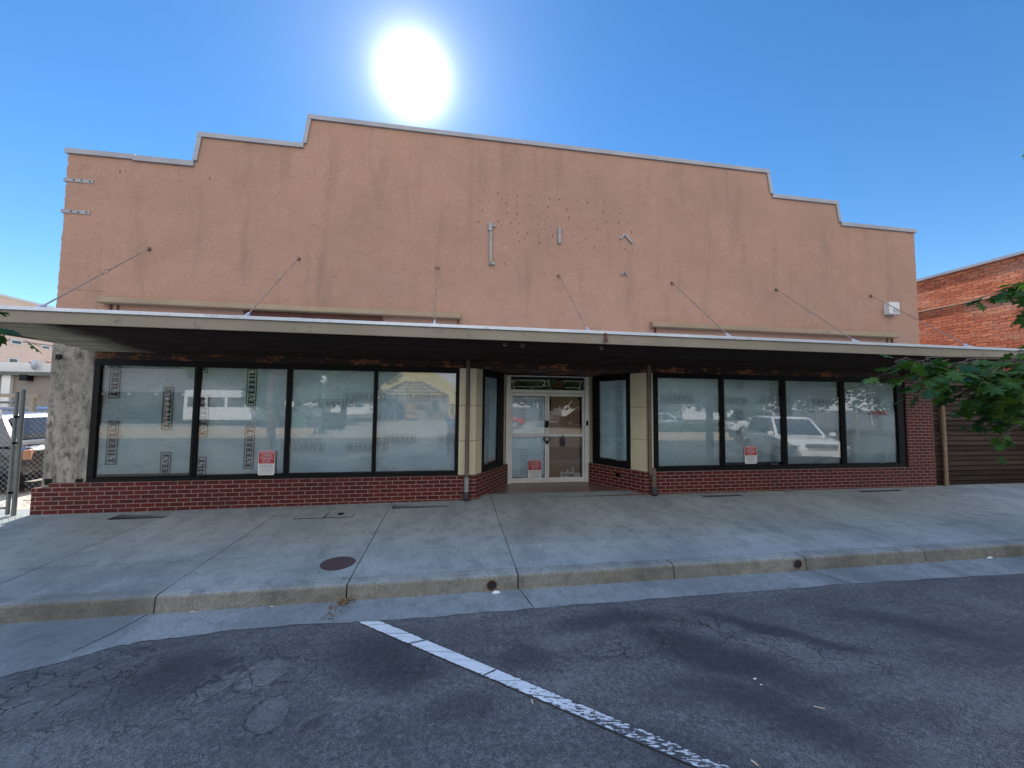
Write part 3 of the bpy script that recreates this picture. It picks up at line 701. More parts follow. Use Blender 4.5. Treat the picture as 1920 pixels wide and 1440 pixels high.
# --- cream tile piers
def tile_pier(segs, cuts, parent):
    b = B()
    for (A_, E_, side, th) in segs:
        zs = [BT+.005]+cuts+[2.428]
        for i, (z0, z1) in enumerate(zip(zs, zs[1:])):
            t = rng.uniform(.93, 1.05); b.t = (t, t, t); slab_wall(b, A_, E_, z0+.003, z1-.003, th, side)
    return b.build('tile_pier', 'cream', parent, bevel=.004)
def on_line(px, A_, E_):
    d = ray(px, 800); # intersect vertical planes in plan
    ax, ay = A_.x, A_.y; ex, ey = E_.x-A_.x, E_.y-A_.y
    # CAM + t d = A + s e
    det = d[0]*(-ey)+ex*d[1]; s = (d[0]*(ay+D)-d[1]*(ax-0))/(-det) if abs(det) > 1e-9 else 0
    s = ((ax)*d[1]-(ay+D)*d[0])/(ey*d[0]-ex*d[1])
    return A_+(E_-A_)*s
P1 = Vector((.43, -.03, 0)); E1 = Vector((1.19, 1.235, 0))
q1 = on_line(904, P1, E1); q2 = on_line(943, P1, E1)
tile_pier([(Vector((.122, -.03, 0)), Vector((.425, -.03, 0)), 1, .05), (Vector((.43, -.027, 0)), q1, 1, .05)], [1.10, 1.74], shop)
P2 = Vector((3.76, -.03, 0)); E22 = Vector((3.08, 1.235, 0))
r1 = on_line(1182, P2, E22); r2 = on_line(1112, P2, E22)
tile_pier([(Vector((3.765, -.03, 0)), Vector((3.928, -.03, 0)), 1, .05), (Vector((3.76, -.027, 0)), r1, -1, .05)], [1.10, 1.74], shop)
# --- splayed side windows beside the door
def splay_window(a, e, side, fr_l, fr_r, frb):
    d = (e-a); L = d.length; d.normalize(); nn = Vector((-d.y, d.x, 0))*side
    out = -nn
    def bx(b, s0, s1, z0, z1, t0=-.02, t1=.05):
        q = [a+d*s0+nn*t0, a+d*s1+nn*t0, a+d*s1+nn*t1, a+d*s0+nn*t1]
        lo = [(p.x, p.y, z0) for p in q]; hi = [(p.x, p.y, z1) for p in q]
        b.face(lo); b.face(hi)
        for i in range(4): b.face([lo[i], lo[(i+1) % 4], hi[(i+1) % 4], hi[i]])
    b = B(); zt, zb = 2.30, .60
    bx(b, 0, L, zt, 2.43); bx(b, 0, L, BT+.005, zb-.05); bx(b, 0, L, zb-.05, zb, -.02, .04); bx(b, 0, fr_l, zb, zt); bx(b, L-fr_r, L, zb, zt)
    f = b.build('window', 'black', shop, bevel=.004)
    g = B(); g.keep = True; p, q = a+d*fr_l, a+d*(L-fr_r); gf = [(p.x, p.y, zb), (q.x, q.y, zb), (q.x, q.y, zt), (p.x, p.y, zt)]; g.face(gf if side > 0 else gf[::-1]); g.build('pane', 'glass', f)
    return p, q, nn, zb, zt
sp1 = splay_window(q1, q2, 1, .07, .30, 0); sp2 = splay_window(r1, r2, -1, .09, .17, 0)
# --- jamb strips, entry door, transom
DY = 1.26
def X(px, y=DY): return fac(px, 800, y)[0]
def Z(py, y=DY, px=1025): return fac(px, py, y)[2]
zd0, zd1 = .035, Z(737)
for xa_, xb_ in ((X(944)-.03, X(948)), (X(1105), X(1111)+.05)): b = B(); b.box(xa_, xb_, DY+.02, DY+.1, .03, 2.435); b.build('door_surround', 'cream', shop, bevel=.004)
b = B(); b.box(X(948)+.004, X(957), DY-.02, DY+.1, .03, 2.42); b.box(X(1096), X(1105)-.004, DY-.02, DY+.1, .03, 2.42)
b.box(X(957), X(1096), DY-.02, DY+.1, Z(707), 2.42); b.box(X(957), X(1096), DY-.035, DY+.1, zd1, Z(731)); b.box(X(957), X(1096), DY-.01, DY+.08, .028, .045)
door = b.build('door_frame', 'alu', shop, bevel=.005)
g = B(); g.keep = True; g.face([(X(957), DY+.03, Z(731)), (X(1096), DY+.03, Z(731)), (X(1096), DY+.03, Z(707)), (X(957), DY+.03, Z(707))]); g.build('transom_pane', 'glass', door)
def leaf(xa, xb, name='door'):
    b = B(); s = .045; y0, y1 = DY, DY+.045
    b.box(xa, xa+s, y0, y1, .05, zd1-.004); b.box(xb-s, xb, y0, y1, .05, zd1-.004)
    b.box(xa+s, xb-s, y0+.002, y1, .05, .155); b.box(xa+s, xb-s, y0+.002, y1, zd1-.075, zd1-.004)
    zm = Z(816); b.box(xa+s, xb-s, y0-.02, y1-.01, zm-.03, zm+.03)
    o = b.build(name, 'alu', shop, bevel=.004)
    g = B(); g.keep = True; g.face([(xa+s, y0+.02, .155), (xb-s, y0+.02, .155), (xb-s, y0+.02, zd1-.075), (xa+s, y0+.02, zd1-.075)]); g.build('pane', 'glass', o)
    return o
xm = X(1026); lf1 = leaf(X(957)+.003, xm-.003); lf2 = leaf(xm+.003, X(1096)-.003)
b = B(); P = fac(1026, 795, DY-.03); b.box(P[0]-.045, P[0]+.04, DY-.03, DY-.001, P[2]-.08, P[2]+.075); b.build('lock_plate', 'black', lf1, bevel=.004)
b = B(); P = fac(1026, 823, DY-.06)
for k in range(16):
    a = k/16*2*math.pi; c = Vector((P[0]+.075*math.cos(a), DY-.05+.008*(k % 2), P[2]-.01+.05*math.sin(a)))
    b.obox(c, .03, .012, .016, 0, a)
b.box(P[0]-.028, P[0]+.028, DY-.085, DY-.055, P[2]-.105, P[2]-.04); b.tube([(P[0]-.018, DY-.07, P[2]-.04), (P[0]-.018, DY-.07, P[2]), (P[0]+.018, DY-.07, P[2]), (P[0]+.018, DY-.07, P[2]-.04)], .005, 6)
tag(b.build('padlock', 'black', None), 'dark chain and padlock holding the two glass entry doors shut', 'padlock')
b = B(); P = fac(1056, 828, DY-.05)
b.box(P[0]-.042, P[0]+.042, DY-.075, DY-.03, P[2]-.10, P[2]+.07); b.tube([(P[0]-.02, DY-.05, P[2]+.07), (P[0]-.015, DY-.05, P[2]+.14), (P[0]+.015, DY-.05, P[2]+.14), (P[0]+.02, DY-.05, P[2]+.07)], .007, 6)
n = NT('navy_plastic'); n.done((.015, .025, .06), .4); M['navy'] = n.m
tag(b.build('key_box', 'navy', None, bevel=.012), 'dark blue key box hanging from the rail of the right entry door', 'key box')
b = B(); P = fac(1101, 793, DY-.02); b.box(P[0]-.025, P[0]+.02, DY-.032, DY-.021, P[2]-.06, P[2]+.05); b.build('hinge', 'grate', door)
# transom lettering and lines, on the glass
b = B(); yt = DY+.026
def lin(x0, y0, x1, y1, w_=.012):
    p, q = fac(x0, y0, yt), fac(x1, y1, yt)
    if abs(x1-x0) > abs(y1-y0): b.face([(p[0], yt, p[2]-w_/2), (q[0], yt, q[2]-w_/2), (q[0], yt, q[2]+w_/2), (p[0], yt, p[2]+w_/2)])
    else: b.face([(p[0]-w_/2, yt, p[2]), (p[0]+w_/2, yt, p[2]), (q[0]+w_/2, yt, q[2]), (q[0]-w_/2, yt, q[2])])
for a in ((958, 712.5, 1018, 713.5), (1055, 714.5, 1092, 715), (958, 714.5, 961.5, 714.8), (962.3, 730, 962.3, 714.5), (965, 730, 965, 725.5), (965, 725, 1017, 725.5), (1059, 726.5, 1085, 727), (1085.5, 730, 1085.5, 727), (1087.5, 730, 1087.5, 717), (1088, 716.8, 1092, 717)): lin(*a)
b.build('border_line', 'sign_white', door)
b = B(); P = fac(1024.5, 719.5, yt); add_text(b, '21', .195, (P[0], yt-.001, P[2]), (1, 0, 0), (0, 0, 1), .165); b.build('house_number', 'sign_white', door)
b = B(); P = fac(1046, 717, yt); add_text(b, 'NO', .058, (P[0], yt-.001, P[2]), (1, 0, 0), (0, 0, 1)); P = fac(1046, 724.3, yt); add_text(b, 'TRESPASSING', .075, (P[0], yt-.001, P[2]), (1, 0, 0), (0, 0, 1), .235); b.build('red_lettering', 'sign_red', door)
# entry floor
b = B(); b.keep = True; b.face([(.50, -.06, .042), (3.70, -.06, .046), (3.05, 1.30, .046), (1.20, 1.30, .046)]); b.build('entry_floor', 'entryfloor', shop)

# --- hoods over the windows with their boarded slots
for (pa, pb) in (((172.5, 566), (870, 597.5)), ((1219, 612.5), (1690.5, 633))):
    A_, B_ = fac(*pa, -.13), fac(*pb, -.13); z = (A_[2]+B_[2])/2
    b = B(); b.prism([(-.001, z+.13), (-.135, z+.085), (-.14, z+.015), (-.13, z), (-.001, z)], A_[0]+.06, B_[0]-.06, 'x')
    b.build('awning_hood', 'hood', shop, bevel=.006)
    b = B(); x0, x1 = A_[0]+.16, B_[0]-.12
    b.box(x0, x0+.03, -.03, -.001, 2.6, z-.002); b.box(x0+.10, x0+.13, -.022, -.001, 2.6, z-.002) if pa[0] < 500 else b.box(x1-.13, x1-.10, -.022, -.001, 2.6, z-.002)
    b.box(x1, x1+.03, -.03, -.001, 2.6, z-.002); b.build('slot_rail', 'rust', shop)
    b = B(); b.box(x0+.031, x1-.001, -.012, -.001, 2.6, z-.001); b.build('slot_board', 'stucco', shop)
    if pa[0] < 500:
        a, c = fac(458, 585, -.02)[0], fac(722, 600, -.02)[0]
        b = B(); b.prism([(a-.02, z-.002), (a+.10, 2.6), (c+.14, 2.6), (c-.05, z-.002)], -.022, -.013); b.build('slot_board', 'dark_wood', shop)['label'] = 'dark stained board closing part of the slot'
# --- canopy
CX0, CX1, CY = -5.80, 10.48, -1.65
b = B(); b.box(CX0, CX1, CY, CY+.04, 2.685, 2.832); b.box(CX0, CX0+.04, CY+.04, -.005, 2.60, 2.832); b.box(CX1-.04, CX1, CY+.04, -.005, 2.60, 2.832)
canopy = b.build('canopy', 'fascia', shop, bevel=.004)
b = B(); b.box(CX0-.02, CX1+.02, CY-.022, CY+.14, 2.834, 2.879); b.box(CX0-.02, CX1+.02, CY+.14, -.02, 2.834, 2.852)
for px in (555, 970, 1330): x = fac(px, 610, CY)[0]; b.box(x-.07, x+.07, CY-.026, CY+.142, 2.832, 2.8815)
b.build('flashing', 'flash', canopy, bevel=.004)
b = B(); nb = 19
for k in range(nb):
    t0, t1 = k/nb, (k+1)/nb; y0, y1 = CY+.07+(-CY-.09)*t0, CY+.07+(-CY-.09)*t1-.008
    z0, z1 = 2.668-.118*t0, 2.668-.118*t1+rng.uniform(-.004, .004); t = rng.uniform(.75, 1.2); b.t = (t, t, t)
    xe = CX0+.01+(rng.uniform(-.02, .16) if k > 9 else 0)
    cuts = [xe]+sorted(rng.uniform(CX0+1, CX1-1) for _ in range(3))+[CX1-.01]
    for a, c in zip(cuts, cuts[1:]):
        dz = rng.uniform(-.003, .003)
        b.prism([(y0, z0+dz), (y1, z1+dz), (y1, z1+.02+dz), (y0, z0+.02+dz)], a+.001, c-.001, 'x')
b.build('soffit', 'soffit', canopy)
for px, py in ((947, 645.5), (980, 647.5), (1128, 652.5)):
    b = B(); P = fac(px, py, CY+.12); c = Vector((P[0], P[1], P[2]+.0)); b.tube([c+Vector((.024*math.cos(a), 0, .024*math.sin(a))) for a in [i*math.pi/6 for i in range(13)]], .005, 6, False); b.cyl((c.x, c.y, c.z+.02), .004, .05, 6)
    b.build('eye_hook', 'steel', canopy)
b = B(); P = fac(1136, 632, CY-.03); b.box(P[0]-.017, P[0]+.017, CY-.04, CY-.022, P[2]-.03, P[2]+.06); b.box(P[0]-.017, P[0]+.017, CY-.03, CY+.1, P[2]+.055, P[2]+.065); b.box(P[0]-.025, P[0]+.025, CY-.06, CY-.024, P[2]-.07, P[2]-.025)
b.build('clamp', 'rust', canopy, bevel=.003)
# --- tie rods
rods = [((280, 467), (97, 580)), ((560, 488), (470, 597)), ((820, 503), (815, 610)), ((1048, 517), (1110, 622)), ((1260, 531), (1375, 633)), ((1455, 543), (1610, 643)), ((1632, 553), (1825, 653))]
for k, (pa, pb) in enumerate(rods):
    A_ = Vector(fac(*pa)); A_.z = 4.28; Bt = Vector((A_.x+(.05 if k == 2 else 0), CY+.06, 2.885))
    A_.y = -.02; d = Bt-A_
    b = B(); m1, m2 = (A_+d*.43, A_+d*.50)
    b.tube([A_, m1], .0085, 8); b.tube([m2, Bt-d*.02], .0085, 8); b.tube([A_+Vector((0, .02, 0)), A_+Vector((0, -.03, 0))], .02, 8)
    rod = b.build('tie_rod', 'rod', shop, smooth=True)
    b = B(); dn = d.normalized(); s = dn.cross(Vector((1, 0, 0))).normalized()*.018
    for sg in (-1, 1): b.tube([m1-dn*.01, m1+s*sg+dn*.015, m2+s*sg-dn*.015, m2+dn*.01], .005, 6)
    b.obox(m1, .022, .022, .022); b.obox(m2, .022, .022, .022); b.build('turnbuckle', 'rod', rod)
    b = B(); b.cyl((A_.x, -.012, A_.z), .032, .012, 14, 'y'); b.build('wall_plate', 'rust', rod)
    b = B(); c = Bt-dn*.10; w1, w2 = .02, .055
    b.prism([(c.y, c.z-.012), (c.y, c.z+.012), (Bt.y-.05, 2.883), (Bt.y+.07, 2.883)], Bt.x-.012, Bt.x+.012, 'x'); b.box(Bt.x-.06, Bt.x+.06, Bt.y-.05, Bt.y+.08, 2.880, 2.888)
    b.build('rod_foot', 'flash', rod, bevel=.003)
# --- downspouts
b = B(); x = fac(876.5, 800, -.10)[0]; b.tube([(x, -.10, 2.58), (x, -.10, .22)], .037, 14); ds = b.build('downspout', 'brown_pipe', shop, smooth=True)
b = B(); b.tube([(x, -.10, .45), (x, -.10, .18)], .043, 14); b.build('pipe_collar', 'steel', ds, smooth=True)
b = B(); b.tube([(x, -.11, .20), (x, -.11, .16), (x, -.12, .07), (x, -.12, .045)], [.05, .065, .062, .045], 12); b.build('drain_shoe', 'shoe', ds, smooth=True)
x = fac(1217.5, 750, -.10)[0]; b = B(); b.tube([(x, -.10, 2.60), (x, -.10, .55), (x+.02, -.10, .44)], .040, 14); ds = b.build('downspout', 'brown_pipe', shop, smooth=True)
x2 = fac(1226, 895, -.12)[0]; b = B(); b.tube([(x2, -.12, .56), (x2, -.12, .18)], .043, 14); b.build('pipe_collar', 'brown_pipe', ds, smooth=True)
b = B(); b.tube([(x2, -.13, .22), (x2, -.13, .18), (x2, -.14, .07), (x2, -.14, .05)], [.055, .072, .068, .048], 12); b.build('drain_shoe', 'shoe', ds, smooth=True)
# --- leftovers on the wall
def wallbar(x0, y0, x1, y1, w_=.05, t=.03, name='sign_bracket', mat='steel', extra=None):
    P, Q_ = Vector(fac(x0, y0, -.02)), Vector(fac(x1, y1, -.02)); d = (Q_-P); L = d.length; a = math.atan2(d.x, -d.z)
    b = B(); b.obox((P+Q_)/2, w_, t, L, 0); o = b.build(name, mat, shop, bevel=.003)
    o.data.transform(Matrix.Translation((P+Q_)/2) @ Matrix.Rotation(-a, 4, 'Y') @ Matrix.Translation(-(P+Q_)/2))
    return o
o = wallbar(920, 428, 920, 495, .042, .04)
b = B(); P = fac(919.5, 424, -.03); b.box(P[0]-.035, P[0]+.035, -.05, -.001, P[2]-.09, P[2]+.07); b.box(P[0]+.035, P[0]+.10, -.03, -.001, P[2]+.0, P[2]+.03)
P = fac(921, 494, -.03); b.box(P[0]-.04, P[0]+.07, -.04, -.001, P[2]-.02, P[2]+.02); b.build('bracket_plate', 'steel', o, bevel=.003)
o = wallbar(1049, 426, 1049, 457, .05, .04)
wallbar(1172, 439, 1163, 448, .035, .025); wallbar(1172, 439, 1185, 455, .04, .025)
wallbar(1171, 509, 1165, 516, .03, .025); wallbar(1171, 509, 1176, 516, .03, .025)
for (x0, y0, x1, y1) in ((121, 336, 175, 338), (118, 395, 168, 396.5)):
    P, Q_ = fac(x0, y0, -.01), fac(x1, y1, -.01)
    b = B(); b.box(XL-.03, Q_[0], -.010, -.001, P[2]-.028, P[2]+.028); b.box(XL-.03, XL-.02, -.010, .2, P[2]-.028, P[2]+.028); o = b.build('wall_strap', 'coping', shop, bevel=.002)
    b = B()
    for t in (.3, .58, .88): b.cyl((XL+(Q_[0]-XL)*t, -.016, P[2]+rng.uniform(-.005, .005)), .011, .006, 8, 'y')
    b.build('bolt', 'black', o)
b = B(); P = fac(1671, 579, -.06); x, z = P[0], P[2]
b.box(x-.13, x+.15, -.12, -.001, z-.13, z+.14)
vent = b.build('vent_box', 'white_plastic', shop, bevel=.008)
b = B()
for i in range(3):
    for j in range(4): b.box(x-.03+i*.055, x+.01+i*.055, -.1215, -.1205, z-.10+j*.022, z-.09+j*.022)
b.build('vent_slot', 'black', vent)
b = B()
HZ = [(906, 360), (932, 362.5), (952, 364.5), (970, 366.5), (992, 368), (1011, 371), (1030, 372.5), (1047, 373), (1080, 376.5), (1103, 379), (1147, 383.5), (903, 377), (915, 378), (935, 380), (951, 381.5), (970, 383), (994, 384.5), (1028, 387.5), (1061, 391), (1085, 394), (1132, 397), (1163, 400), (1179, 402), (903, 395), (935, 397.5), (952, 399), (971, 401), (1011, 404), (1028, 405.5), (1047, 407.5), (1066, 408.5), (1114, 413), (1138, 414.5), (1159, 416), (1175, 417), (899, 414), (935, 414), (958, 417), (974, 418), (1011, 421), (1033, 424), (1061, 426), (1084, 427), (1120, 431), (935, 431), (973, 435.5), (988, 436), (1010, 439), (1035, 440), (1072, 443), (1100, 446), (1143, 449), (973, 452), (1011, 455), (1074, 460), (1114, 462), (1170, 466), (1187, 468), (945, 495), (1185, 434), (226, 320), (235, 322), (395, 334), (1561, 437), (1660, 447)]
for px, py in HZ:
    P = fac(px+rng.uniform(-2, 2), py+rng.uniform(-1, 1), 0); r_ = rng.uniform(.007, .015); b = B()
    b.cyl((P[0], -.004, P[2]), r_, .003, 7, 'y')
    if rng.random() < .4: b.box(P[0]-.003, P[0]+.004, -.003, -.001, P[2]-rng.uniform(.02, .06), P[2])
    b.build('screw_hole', 'rust', shop)
# long hairline cracks in the render
b = B()
for (x0, y0, x1, y1) in ((115, 540, 200, 548), (1045, 560, 1060, 590), (1480, 500, 1486, 560)):
    P, Q_ = fac(x0, y0), fac(x1, y1); n_ = 14; pp = [(P[0]+(Q_[0]-P[0])*i/n_+rng.uniform(-.02, .02), P[2]+(Q_[2]-P[2])*i/n_+rng.uniform(-.02, .02)) for i in range(n_+1)]
    for p, q in zip(pp, pp[1:]): b.face([(p[0], -.0015, p[1]-.002), (q[0], -.0015, q[1]-.002), (q[0], -.0015, q[1]+.003), (p[0], -.0015, p[1]+.003)])
b.build('wall_crack', 'rust', shop)
b = B(); P = on_line(1158, A2, E2); dd = (E2-A2).normalized(); z = .33
b.obox((P.x-.012, P.y-.008, z), .10, .02, .075, math.atan2(dd.y, dd.x)); b.obox((P.x-.03, P.y-.02, z), .06, .02, .04, math.atan2(dd.y, dd.x)); b.build('outlet_box', 'grate', shop, bevel=.003)

# ================================================================== paper inside the windows
def sheet(a, c, z0, z1, nor, stamps, label, faint=False, mat='paper', droop=0., org=None):
    """a, c: plan points (x,y) of the sheet's left and right edges"""
    a, c = Vector((a[0], a[1], 0)), Vector((c[0], c[1], 0)); nor = Vector(nor); N, K = 26, 30
    seed = rng.uniform(0, 99)
    def P(u, v):
        p = a+(c-a)*u; z = z0+(z1-z0)*v+droop*math.sin(u*math.pi)*(1 if v < .02 else 0)
        w_ = .006*math.sin(u*9+v*4+seed)+.004*math.sin(u*23-v*17+seed)*math.sin(v*7)
        p = p-nor*(.012+w_); return (p.x, p.y, z)
    b = B(); b.keep = True
    for i in range(N):
        for j in range(K): b.face([P(i/N, j/K), P((i+1)/N, j/K), P((i+1)/N, (j+1)/K), P(i/N, (j+1)/K)])
    o = b.build('paper_sheet', mat, None, smooth=True)
    tag(o, label, 'window covering', 'paper sheets taped inside the shop windows')
    if stamps:
        b = B(); b.keep = True
        for (org, right, up) in stamps: stamp(b, Vector(org)+nor*.002, right, up, nor)
        b.build('printed_stamp', 'faint_ink' if faint else 'ink', o)
    return o
def S(px, py, mode, y=.026):
    P = fac(px, py, y); u = {'cw': ((0, 0, -1), (1, 0, 0)), 'ccw': ((0, 0, 1), (-1, 0, 0)), 'flipv': ((1, 0, 0), (0, 0, -1)), 'mirror': ((-1, 0, 0), (0, 0, 1)), 'ccwm': ((0, 0, 1), (1, 0, 0)), 'cwm': ((0, 0, -1), (-1, 0, 0))}[mode]
    return (P, *u)
ys = .045
zt = 2.36
pap = [
 (CL[0], .585, [S(216, 706, 'cw'), S(314, 766, 'cw'), S(210, 830, 'cw'), S(309, 888, 'cw')], 'white building paper in the leftmost shop pane, printed with four stamps reading downwards', False),
 (CL[1], .56, [S(382, 660, 'ccw'), S(381, 780, 'ccw'), S(375, 897, 'ccw'), S(472, 722, 'ccw'), S(467, 840, 'ccw')], 'white building paper with stamps reading upwards, behind the leftmost warning sign', False),
 (CL[2], .56, [S(628, 757, 'flipv'), S(568, 839, 'flipv'), S(689, 839, 'flipv')], 'pale building paper with faint upside-down stamps in the third pane from the concrete pillar', True),
 (CL[3], .56, [S(800, 744, 'mirror'), S(683, 744, 'mirror'), S(742, 823, 'mirror'), S(858, 823, 'mirror')], 'pale building paper with faint mirrored stamps in the pane beside the left downspout', True),
 (CR[0], .575, [S(1270, 748, 'mirror'), S(1372, 752, 'mirror')], 'smooth pale building paper in the pane just right of the right downspout', True),
 (CR[1], .625, [S(1387, 700, 'ccwm'), S(1387, 800, 'ccwm'), S(1452, 745, 'ccwm'), S(1453, 860, 'ccwm')], 'creased building paper with a gap below it, behind the rightmost warning sign', True),
 (CR[2], .575, [S(1455, 750, 'mirror'), S(1548, 753, 'mirror')], 'plain pale building paper in the pane left of the scrawled one', True),
 (CR[3], .575, [S(1594, 740, 'ccwm'), S(1597, 835, 'ccwm'), S(1648, 775, 'ccwm'), S(1655, 880, 'ccwm')], 'pale building paper behind the pane with the red scrawl', True)]
for (x0, x1), zb, stp, lab, fnt in pap:
    stp = [((o_[0], .030, o_[2]), r_, u_) for (o_, r_, u_) in stp]
    sheet((x0-.0, .034), (x1+.0, .034), zb, zt, (0, -1, 0), stp, lab, fnt)
for (p, q, nn, zb, zt_), lab, us in ((sp1, 'pale building paper in the narrow slanted window left of the door', (.25,)), (sp2, 'pale building paper with a curled corner in the slanted window right of the door', (.72,))):
    nor = -nn; a, c = (p, q) if p.x < q.x else (q, p)
    st_ = []
    for u in us:
        for z in (2.2, 1.45, .68): pt = p+(q-p)*(u if p.x < q.x else 1-u)+nn*.012; st_.append(((pt.x, pt.y, z), (0, 0, 1), tuple((c-a).normalized())))
    pa, pc = a+nn*.018, c+nn*.018
    sheet((pa.x, pa.y), (pc.x, pc.y), zb+.03, zt_+.02, tuple(nor), st_, lab, True)
xa, xb = X(957)+.05, xm-.05
PD = fac(982, 878, DY+.05); PD2 = fac(981, 765, DY+.05)
sheet((xa, DY+.06), (xb, DY+.06), .17, zd1-.09, (0, -1, 0), [((PD[0], DY+.062, PD[2]), (0, 0, 1), (1, 0, 0)), ((PD2[0], DY+.062, PD2[2]), (0, 0, 1), (1, 0, 0))], 'bluish building paper inside the left glass entry door', True)
# cardboard behind the right leaf
b = B(); xa, xb = xm+.055, X(1090)
b.box(xa, xa+.30, DY+.052, DY+.058, .16, 1.55); b.box(xa+.29, xb-.02, DY+.060, DY+.066, .16, 1.9); b.box(xa+.05, xb-.06, DY+.07, DY+.076, 1.2, zd1-.08)
cb = tag(b.build('cardboard_sheet', 'cardboard', None), 'brown cardboard covering the inside of the right glass entry door', 'cardboard')
b = B(); yy = DY+.05
for (x0, y0, x1, y1) in ((1051, 884, 1055, 897), (1054, 885, 1074, 889), (1062, 880, 1066, 889), (1072, 876, 1076, 889), (1058, 891, 1066, 897), (1076, 886, 1088, 896), (1047, 895, 1049, 897)):
    P, Q_ = fac(x0, y1, yy), fac(x1, y0, yy); b.face([(P[0], yy, P[2]), (Q_[0], yy, P[2]), (Q_[0], yy, Q_[2]), (P[0], yy, Q_[2])]); yy -= .0005
b.build('white_tape', 'sign_white', cb)

# ================================================================== red scrawl on the last pane
b = B(); path = [(1634, 770), (1633.5, 774), (1635.5, 777), (1637.5, 774), (1638, 771), (1638.5, 776), (1641, 771.5), (1641.5, 777), (1645, 771), (1643, 775), (1646, 777.5), (1648.5, 772), (1646, 771), (1649, 777.5), (1653, 770.5), (1654, 777.5), (1650.5, 775), (1656, 774), (1657, 778), (1660, 769), (1663.5, 769), (1662.5, 773), (1658.5, 774.5), (1661.5, 777.5), (1667.5, 778)]
P = [Vector(fac(x-.5, y, -.003)) for x, y in path]; b.tube(P, .0115, 6); g = b.build('scrawl', 'redpaint', winR)
g.data.transform(Matrix.Translation((0, -.004, 0)) @ Matrix.Diagonal((1, .15, 1, 1)))
b = B(); P = [Vector(fac(x, y, -.003)) for x, y in ((1633, 764), (1633.8, 775), (1634.8, 788), (1636, 796))]; b.tube(P, [.010, .012, .014, .018], 6); g = b.build('paint_drip', 'sign_white', winR)
g.data.transform(Matrix.Translation((0, -.003, 0)) @ Matrix.Diagonal((1, .15, 1, 1)))

# ================================================================== warning signs
def warning_sign(px0, py0, px1, py1, y, label, torn=False):
    P, Q_ = fac(px0, py1, y), fac(px1, py0, y); x0, x1, z0, z1 = P[0], Q_[0], P[2], Q_[2]; W, H = x1-x0, z1-z0
    def rrect(x0, z0, x1, z1, r_):
        o = []
        for cx, cz, a0 in ((x1-r_, z1-r_, 0), (x0+r_, z1-r_, 90), (x0+r_, z0+r_, 180), (x1-r_, z0+r_, 270)):
            for k in range(5): a = R(a0+k*22.5); o.append((cx+r_*math.cos(a), cz+r_*math.sin(a)))
        return o
    b = B(); b.prism(rrect(x0, z0, x1, z1, .025), y-.004, y); o = b.build('warning_sign', 'sign_white', None)
    tag(o, label, 'sign', 'red and white warning signs on the shop glass')
    b = B(); zr = z0+H*.47; pr = [p for p in rrect(x0+.008, z0+.008, x1-.008, z1-.008, .02)]
    up = [(x, max(z, zr)) for x, z in pr]
    b.face([(x, y-.0055, z) for x, z in up][::-1]); b.build('red_field', 'sign_red', o)
    cx = (x0+x1)/2; b = B()
    for i, t in enumerate(('TRESPASSING', 'LOITERING', 'FORBIDDEN', 'BY LAW')):
        add_text(b, t, H*.125, (cx, y-.0068, z1-H*(.085+.122*i)), (1, 0, 0), (0, 0, 1), W*(.84, .66, .72, .46)[i])
    b.build('white_lettering', 'sign_white', o)
    b = B()
    add_text(b, 'VIOLATORS WILL', H*.075, (cx, y-.0055, z0+H*.40), (1, 0, 0), (0, 0, 1), W*.78); add_text(b, 'BE PROSECUTED', H*.075, (cx, y-.0055, z0+H*.32), (1, 0, 0), (0, 0, 1), W*.78)
    for i in range(4):
        zz = z0+H*(.24-.055*i); wv_ = W*(.34, .28, .36, .38)[i]; xx = cx-wv_
        while xx < cx+wv_:
            l_ = rng.uniform(.01, .03); b.face([(xx, y-.0055, zz-.003), (xx+l_, y-.0055, zz-.003), (xx+l_, y-.0055, zz+.003), (xx, y-.0055, zz+.003)]); xx += l_+.007
    b.build('dark_lettering', 'ink', o)
warning_sign(483, 844.5, 516.5, 891, -.036, 'red and white warning sign low on the glass left of the entrance, beside a mullion')
warning_sign(990, 862, 1015, 898.5, DY+.010, 'red and white warning sign with torn foot on the left entry door')
warning_sign(1396.5, 836, 1418.5, 869.5, -.004, 'red and white warning sign in the second pane right of the entrance')
# ================================================================== things on the sidewalk
for k, (q, lab) in enumerate([([(205, 971), (300, 971), (342, 959), (250, 959)], 'dark floor grate at the wall nearest the chain-link gate'), ([(735, 951), (838, 950), (838, 942.5), (741, 943)], 'dark floor grate at the wall left of the entrance'), ([(1302, 928), (1390, 930), (1378, 924.5), (1310, 924.5)], 'dark floor grate at the wall right of the entrance'), ([(1588, 919), (1690, 920.5), (1668, 914.5), (1600, 915)], 'dark floor grate at the wall nearest the brick pier')]):
    P = [on_walk(x, y) for x, y in q]; x0, x1 = min(p[0] for p in P), max(p[0] for p in P); y0, y1 = min(p[1] for p in P), min(-.055, max(p[1] for p in P))
    x0, x1 = (P[0][0]+P[3][0])/2, (P[1][0]+P[2][0])/2; z = wz((x0+x1)/2, y0)+.006
    b = B(); b.box(x0, x1, y0, y0+.012, z-.02, z); b.box(x0, x1, y1-.012, y1, z-.02, z); b.box(x0, x0+.012, y0+.012, y1-.012, z-.02, z-.001); b.box(x1-.012, x1, y0+.012, y1-.012, z-.02, z-.001)
    n_ = int((x1-x0)/.03)
    for i in range(1, n_): b.box(x0+(x1-x0)*i/n_-.006, x0+(x1-x0)*i/n_+.006, y0+.013, y1-.013, z-.015, z-.002)
    b.box(x0+.013, x1-.013, y0+.013, y1-.013, z-.0195, z-.0156)
    tag(b.build('floor_grate', 'grate', None), lab, 'grate', 'dark grates along the foot of the shop wall')
